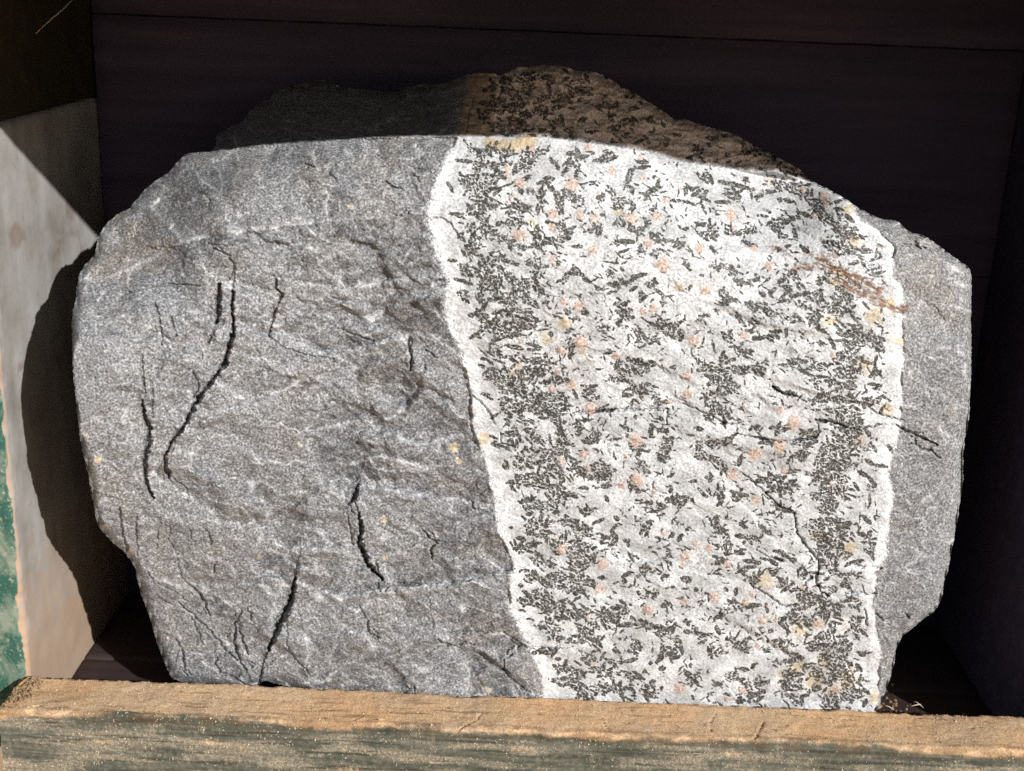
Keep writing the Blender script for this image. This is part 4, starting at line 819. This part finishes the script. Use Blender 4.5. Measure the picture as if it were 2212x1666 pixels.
for pts, w, st in [([(560, 1600), (690, 1640)], 45, .6), ([(760, 1640), (1000, 1655)], 35, .6), ([(1090, 1610), (1340, 1600)], 22, .5), ([(1030, 1520), (1110, 1560)], 50, .4)]:
    stain(3, pts, w, st, .1)
band(yellow, 2, [(960, 930), (1090, 950), (1230, 910)], 55, 1.25)
for t_, ls in {5: [(1145, 720, 40), (1200, 800, 25), (1450, 430, 70), (1330, 530, 60), (925, 1180, 60), (1110, 760, 35), (1560, 600, 50), (2190, 200, 40)], 6: [(1240, 380, 90), (960, 410, 70), (1320, 990, 60), (1400, 540, 40), (1000, 140, 80), (1340, 300, 60), (640, 1250, 40), (1150, 1200, 50), (1180, 700, 70)],
               9: [(530, 430, 75), (760, 750, 75), (920, 960, 70), (850, 1080, 80), (740, 990, 80), (1060, 1080, 80), (1250, 1190, 60), (600, 680, 30), (1045, 720, 30), (640, 1030, 40), (870, 140, 50), (1080, 220, 70), (950, 1150, 50)], 3: [(1080, 1360, 60), (1120, 1560, 60)], 2: [(1240, 1440, 40), (1800, 1370, 50)]}.items():
    for x, y, r in ls: band(yellow, t_, [(x - 2, y), (x + 2, y)], r, .85, 16)
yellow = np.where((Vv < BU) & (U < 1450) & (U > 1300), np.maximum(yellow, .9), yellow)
yellow = np.where((Vv < BU - 4) & (white > .5), np.maximum(yellow, .16 + .4 * fbm(U / 60, Vv / 40, 3, 2)), yellow)  # warm tone of the shade put into the vein top's colour
rust_warm_shade = np.where((Vv < BU - 4) & (white > .5), np.maximum(rust_warm_shade, np.clip(.16 + .15 * fbm(U / 50, Vv / 30, 3, 5), 0, 1)), rust_warm_shade)  # reddish share of the warm shade painted on the vein top
# brownish weathered patches and small ochre spots of the schist
brown = np.maximum(brown, sstep(.0, .5, fbm(U / 150, Vv / 150, 3, 6)) * .5)
for t_, x, y, r, s in [(1, 850, 1560, 170, 1.), (1, 1000, 1640, 190, .9), (4, 760, 40, 190, 1.), (4, 620, 80, 90, 1.), (8, 900, 1130, 90, .8), (4, 1950, 800, 130, .6), (6, 1600, 160, 260, .8), (6, 1760, 1000, 90, .7), (3, 1560, 1500, 200, .6)]:
    band(brown, t_, [(x - 3, y), (x + 3, y)], r, s, 40, -.3)
# the clean white selvages along both contacts of the vein
rn = 22 * fbm(U / 40, Vv / 40, 3, 2)
rimw = np.maximum(sstep(66, 18, U - vl + 1.6 * rn), sstep(38, 6, vr - U + 1.4 * rn)) * sstep(350, 480, Vv + 0 * U)
rimw *= np.clip(.75 + .9 * fbm(U / 28, Vv / 22, 3, 6), .15, 1)
rimw = np.maximum(rimw, .5 * sstep(.05, .5, fbm(U / 75, Vv / 60, 3, 7)))
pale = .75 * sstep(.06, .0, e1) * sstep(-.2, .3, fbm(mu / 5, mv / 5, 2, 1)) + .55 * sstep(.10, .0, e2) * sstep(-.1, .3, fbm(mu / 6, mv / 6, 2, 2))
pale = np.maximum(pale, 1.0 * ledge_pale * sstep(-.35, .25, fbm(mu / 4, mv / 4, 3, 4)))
ochre = np.zeros_like(U)
# mica mottling of the schist, plus dimmer facets and ledge shade painted dark as broad fields, broken up by ripples along the foliation
mica_shade = np.zeros_like(U)
for u_, v_, ra, rb, an, s in [(1180, 730, 150, 100, .1, .9), (1240, 900, 90, 80, .6, .8), (1010, 680, 120, 60, -.2, .7), (1330, 1310, 60, 120, .3, .8), (1170, 1130, 150, 60, .5, .5), (1360, 1580, 110, 70, .1, .9),
                              (1400, 1830, 130, 60, .2, .8), (1180, 1930, 200, 60, .0, .6), (1480, 1960, 60, 60, .3, .8), (600, 560, 160, 60, -.5, .5), (1020, 1320, 200, 110, .3, .6), (820, 1450, 160, 70, .5, .4),
                              (560, 1060, 60, 130, .4, .5), (1260, 1230, 130, 60, .5, .7), (1020, 2000, 160, 40, .1, .5), (2740, 1150, 60, 200, 0, .4), (2680, 1500, 60, 220, .1, .45), (2660, 1780, 60, 90, .1, .6)]:
    du, dv = U - u_, Vv - v_
    a_ = du * math.cos(an) + dv * math.sin(an); b_ = -du * math.sin(an) + dv * math.cos(an)
    mica_shade = np.maximum(mica_shade, s * np.exp(-(a_ / ra) ** 2 - (b_ / rb) ** 2))
rp = fbm((mu + wx) / 7, (mv + .3 * mu + wy) / 3.2, 4, 1)
mica_shade = np.maximum(mica_shade, .75 * ledge_shade)
leftw = sstep(500, 900, U) * (1 - rightgrey)
rip2 = sstep(-.12, .30, fbm((mu + .6 * wx) / 5.5, (mv + .35 * mu + .6 * wy) / 2.2, 4, 7))
mica_shade = np.clip(mica_shade * (.55 + .9 * rip2) + .28 * rip2 * leftw + .45 * rp + .30 * fbm(mu / 1.6, mv / .9, 3, 5), 0, 1)
for t_, x, y, r in [(4, 640, 1310, 34), (4, 560, 1160, 26), (4, 1940, 1215, 14), (5, 730, 1240, 45), (5, 765, 1320, 32), (5, 870, 1285, 18), (5, 200, 1325, 12), (8, 280, 35, 24), (8, 290, 280, 22), (7, 1680, 280, 18), (7, 690, 85, 24), (8, 950, 1140, 30), (7, 850, 230, 20), (2, 60, 1340, 16), (6, 1750, 385, 16), (8, 610, 120, 18)]:
    band(ochre, t_, [(x - 2, y), (x + 2, y + 2)], r, 1., 9)
white_c = np.maximum(np.maximum(white_s, pale * .7), ochre * .85); yellow = np.clip(np.maximum(yellow, ochre * 1.4), 0, 1.3)

# ------------------------------------------------------------------ vertices, normals, parts
# pull the border of the grid onto the outline
nb = inside.copy()
e = np.zeros_like(inside)
e[:-1] |= inside[1:]; e[1:] |= inside[:-1]; e[:, :-1] |= inside[:, 1:]; e[:, 1:] |= inside[:, :-1]
e[:-1, :-1] |= inside[1:, 1:]; e[1:, 1:] |= inside[:-1, :-1]; e[:-1, 1:] |= inside[1:, :-1]; e[1:, :-1] |= inside[:-1, 1:]
e &= ~inside
US, VS = U.copy(), Vv.copy()
eu, ev = U[e], Vv[e]
near = np.empty((len(eu), 2))
for a in range(0, len(eu), 1500):
    dd = (eu[a:a + 1500, None] - ring[None, :, 0]) ** 2 + (ev[a:a + 1500, None] - ring[None, :, 1]) ** 2
    near[a:a + 1500] = ring[dd.argmin(1)]
US[e], VS[e] = near[:, 0], near[:, 1]
keep = inside | e
grit = .8 * rng.normal(0, 1, U.shape)
YF_ = YF_ + (.00003 * grit + .00005 * (grit + np.roll(grit, 1, 0) + np.roll(grit, 1, 1)) / 1.7) * (1 - .45 * white) * np.where(lit, 1, .6)
P = at_y(US, VS, YF_)
P[..., 2] = np.maximum(P[..., 2], ZF + .0002)
rock = tag(empty("rock_slab", (0, .04, ZF)), "grey rock slab with a broad white vein full of black and pinkish crystals, standing in the box", "rock")
RO = np.array(rock.location)
gx = np.gradient(P, axis=1); gy = np.gradient(P, axis=0)
N = np.cross(gx, gy); N /= np.linalg.norm(N, axis=-1)[..., None] + 1e-12
flip = N[..., 1].mean() > 0
if flip: N = -N
k00, k01, k10, k11 = keep[:-1, :-1], keep[:-1, 1:], keep[1:, :-1], keep[1:, 1:]
fm = k00 & k01 & k10 & k11 & (inside[:-1, :-1] | inside[:-1, 1:] | inside[1:, :-1] | inside[1:, 1:])
idx = np.arange(H * Wd).reshape(H, Wd)
quads = np.stack([idx[:-1, :-1], idx[1:, :-1], idx[1:, 1:], idx[:-1, 1:]], -1)[fm]
L0 = lab[:-1, :-1][fm]
w0 = white[:-1, :-1][fm]; u0 = U[:-1, :-1][fm]; l0 = vl[:-1, :-1][fm]
base = np.where(w0 > .5, -1, np.where(u0 < l0 + 3, -2, -3))
flab = np.where(L0 >= 0, L0, base)
ids, counts = np.unique(flab, return_counts=True)
cand = [(c, i) for i, c in zip(ids, counts) if 0 <= i < 100000]
cand.sort(reverse=True)
own = {i for c, i in cand[:296] if c >= 14}
loose = np.array([i for c, i in cand if i not in own])
flab = np.where(np.isin(flab, loose), -9, flab)
attr_a = np.stack([white_c, dark, gm, rust_warm_shade], -1).reshape(-1, 4)
attr_b = np.stack([yellow, brown, mica_shade, rimw], -1).reshape(-1, 4)
PF = P.reshape(-1, 3) - RO; NF = N.reshape(-1, 3)
order = np.argsort(flab, kind='stable'); fl = flab[order]; qs = quads[order]
ids, start = np.unique(fl, return_index=True); start = np.append(start, len(fl))
NAMES = {-1: "white_vein", -2: "grey_layer", -3: "grey_layer", -9: "crystal_flecks"}
LABELS = {-2: "broad cracked grey layer left of the white vein", -3: "narrow smooth grey layer right of the white vein"}
for a, i in enumerate(ids):
    q = qs[start[a]:start[a + 1]]
    vi, inv = np.unique(q, return_inverse=True)
    nm = NAMES.get(int(i)) or ("garnet" if i >= 100000 else "dark_crystal")
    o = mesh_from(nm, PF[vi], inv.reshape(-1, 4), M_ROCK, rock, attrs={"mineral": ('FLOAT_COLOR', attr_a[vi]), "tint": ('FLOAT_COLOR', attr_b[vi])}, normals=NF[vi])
    if int(i) in LABELS: o["label"] = LABELS[int(i)]
    if i == -9: o["kind"] = "stuff"
# the unseen rear of the slab closes it to a solid
rg = ring[::3]
cen = np.array([1500., 1200.])
ey_ = np.array([YF_[min(max(int(round((p[1] - gv[0]) / STEP)), 0), H - 1), min(max(int(round((p[0] - gu[0]) / STEP)), 0), Wd - 1)] for p in rg])
vs = []
NR = 14
for k in range(NR):
    s = k / (NR - 1)
    q = cen + (rg - cen) * (1 - .002 - .05 * s - .14 * s ** 3)[..., None] if isinstance(s, np.ndarray) else cen + (rg - cen) * (1 - .002 - .05 * s - .14 * s ** 3)
    yb = ey_ - .0004 + (np.maximum(.090, ey_ + .004) - ey_) * s + (.002 * fbm(q[:, 0] / 90, q[:, 1] / 90, 3, 2) if 0 < k < NR - 1 else 0)
    p = at_y(q[:, 0], q[:, 1], np.minimum(yb, .108)); p[:, 2] = np.maximum(p[:, 2], ZF + .0002)
    vs.append(p)
nr = len(rg)
BV = np.concatenate(vs + [at_y(cen[:1], cen[1:], np.array([.1]))])
i = np.arange(nr); j = (i + 1) % nr
BQ = np.concatenate([np.stack([k * nr + i, k * nr + j, (k + 1) * nr + j, (k + 1) * nr + i], -1) for k in range(NR - 1)])
BQ = np.concatenate([BQ, np.stack([(NR - 1) * nr + i, (NR - 1) * nr + j, np.full(nr, NR * nr), np.full(nr, NR * nr)], -1)])
tri = BQ[-nr:, :3]; BQ = BQ[:-nr]
bu = np.concatenate([cen + (rg - cen) * (1 - .05 * k / NR) for k in range(NR)] + [cen[None]])
bw = (bu[:, 0] > np.interp(bu[:, 1], VEIN_L[:, 0], VEIN_L[:, 1])) & (bu[:, 0] < np.interp(bu[:, 1], VEIN_R[:, 0], VEIN_R[:, 1]))
ba = np.stack([bw * 1., bw * sstep(.05, .2, fbm(bu[:, 0] / 30, BV[:, 1] * 300, 2, 2)), bw * 0, bw * 0], -1)
T3 = np.concatenate([BQ[:, [0, 1, 2]], BQ[:, [0, 2, 3]], tri])
mesh_from("rear_face", BV - RO, T3, M_ROCK, rock, attrs={"mineral": ('FLOAT_COLOR', ba), "tint": ('FLOAT_COLOR', np.tile([0, .3, 0, .2], (len(BV), 1)))})

# ------------------------------------------------------------------ loose sand, dirt and straw
OCT_V = np.array([(1, 0, 0), (-1, 0, 0), (0, 1, 0), (0, -1, 0), (0, 0, 1), (0, 0, -1)], float)
OCT_F = np.array([(0, 2, 4), (2, 1, 4), (1, 3, 4), (3, 0, 4), (2, 0, 5), (1, 2, 5), (3, 1, 5), (0, 3, 5)])
def grains(name, pos, size, mat, label=None, kind="stuff"):
    n = len(pos)
    r = rng.uniform(.6, 1.3, (n, 6, 1)) * size[:, None, None]
    v = OCT_V[None] * r
    ang = rng.uniform(0, 6.28, (n, 2))
    c, s = np.cos(ang), np.sin(ang)
    x, y, z = v[..., 0], v[..., 1], v[..., 2]
    x, y = x * c[:, :1] - y * s[:, :1], x * s[:, :1] + y * c[:, :1]
    y, z = y * c[:, 1:] - z * s[:, 1:], y * s[:, 1:] + z * c[:, 1:]
    v = np.stack([x, y, z], -1) + pos[:, None]
    f = OCT_F[None] + (np.arange(n) * 6)[:, None, None]
    o = mesh_from(name, v.reshape(-1, 3), f.reshape(-1, 3), mat, smooth=False)
    o["kind"] = kind
    if label: o["label"] = label
    return o
# on the rail: pick random grid points of its surface, fewer on the upright front
fl_top = np.argwhere((Z > -.004) & (Y < YF - .0008) & (X < .2))
fl_fr = np.argwhere((Z <= -.004) & (Y < YR0 + .001) & (X < .2) & (strk > -.25))
pick = np.concatenate([fl_top[rng.integers(0, len(fl_top), 3800)], fl_fr[rng.integers(0, len(fl_fr), 4200)]])
pp = PV[pick[:, 0], pick[:, 1]] + rng.normal(0, .0002, (len(pick), 3)) * np.array([1, .3, .3])
# coarser crumbs caked to the front
fr = np.argwhere((Z <= -.0025) & (Y < YR0 + .001) & (X < .2))
cc = fr[rng.integers(0, len(fr), 70)]
cp = np.repeat(PV[cc[:, 0], cc[:, 1]], 14, 0) + rng.normal(0, .0007, (70 * 14, 3)) * np.array([1.2, .12, .8])
pp = np.concatenate([pp, cp])
grains("sand_grains", pp, np.abs(rng.normal(.00012, .00009, len(pp))) + .00006, M_SAND, "loose pale sand grains over the front rail")
# crumbs in the left corner of the rail
q = np.stack([rng.uniform(-.1600, -.150, 420), rng.uniform(-.006, .0095, 420), np.full(420, .0004)], -1)
q = q[(q[:, 0] < -.1585 + (q[:, 1] + .006) * .18 + rng.exponential(.0016, 420))]
grains("dirt_crumbs", q, np.abs(rng.normal(.00032, .0002, len(q))) + .0001, M_DIRT, "brown dirt crumbs in the left corner of the rail")
q = np.stack([rng.normal(.118, .016, 2600), YF + .001 + np.abs(rng.normal(.02, .016, 2600)), np.full(2600, ZF + .0002)], -1)  # grains added so the sunlit patch of floor looks brighter
q = q[(q[:, 1] < YB - .01) & (q[:, 0] < XR - .004)]
grains("lit_patch_grains", q, np.abs(rng.normal(.0004, .0003, len(q))) + .0001, M_DIRT, "brown sand on the dark floor beside the slab's right foot")

def fibre(name, pts, r, mat, label, cat):
    pts = np.array(pts, float)
    o_ = pts.mean(0)
    d = np.gradient(pts, axis=0); d /= np.linalg.norm(d, axis=1)[:, None]
    a = np.cross(d, [0, 0, 1.]); a /= np.linalg.norm(a, axis=1)[:, None] + 1e-9; b = np.cross(d, a)
    m = len(pts); k = 5
    rad = r * np.clip(np.sin(np.linspace(.25, 2.9, m)), .25, 1)
    V = np.concatenate([pts + rad[:, None] * (a * math.cos(t) + b * math.sin(t) * .6) for t in np.linspace(0, 2 * np.pi, k, endpoint=False)])
    i = np.arange(m - 1)
    Fq = np.concatenate([np.stack([s * m + i, s * m + i + 1, ((s + 1) % k) * m + i + 1, ((s + 1) % k) * m + i], -1) for s in range(k)])
    return tag(mesh_from(name, V - o_, Fq, mat, loc=o_), label, cat)
def bez(p0, p1, p2, n=9):
    t = np.linspace(0, 1, n)[:, None]
    return (1 - t) ** 2 * np.array(p0) + 2 * t * (1 - t) * np.array(p1) + t * t * np.array(p2)
def onrail(t_, x, y, up=.0003):
    p = hit(*T(t_, x, y), 1, YF - .0005); p[2] = max(p[2], .0001) + up; return p
fibre("straw", bez(onrail(9, 1360, 1278), onrail(9, 1345, 1262, .001), onrail(9, 1310, 1248)), .00016, M_STRAW, "short pale straw leaning against the slab's lower right foot", "straw")
fibre("straw", bez(onrail(9, 1478, 1252), onrail(9, 1515, 1238), onrail(9, 1545, 1240)), .00022, M_STRAW, "pale straw lying flat on the rear edge of the rail", "straw")
fibre("straw", bez(onrail(9, 1505, 1225, .0006), onrail(9, 1535, 1235), onrail(9, 1560, 1262)), .00016, M_STRAW, "thin straw bent over the rail edge right of the flat one", "straw")
a = hit(*T(7, 105, 1128), 2, .0006); b = hit(*T(7, 178, 1065), 2, .0009)
fibre("wood_chip", bez(a, (a + b) / 2 + np.array([0, 0, .0006]), b), .0005, M_CHIP, "orange brown wood chip lying among crumbs in the left corner of the rail", "wood chip")
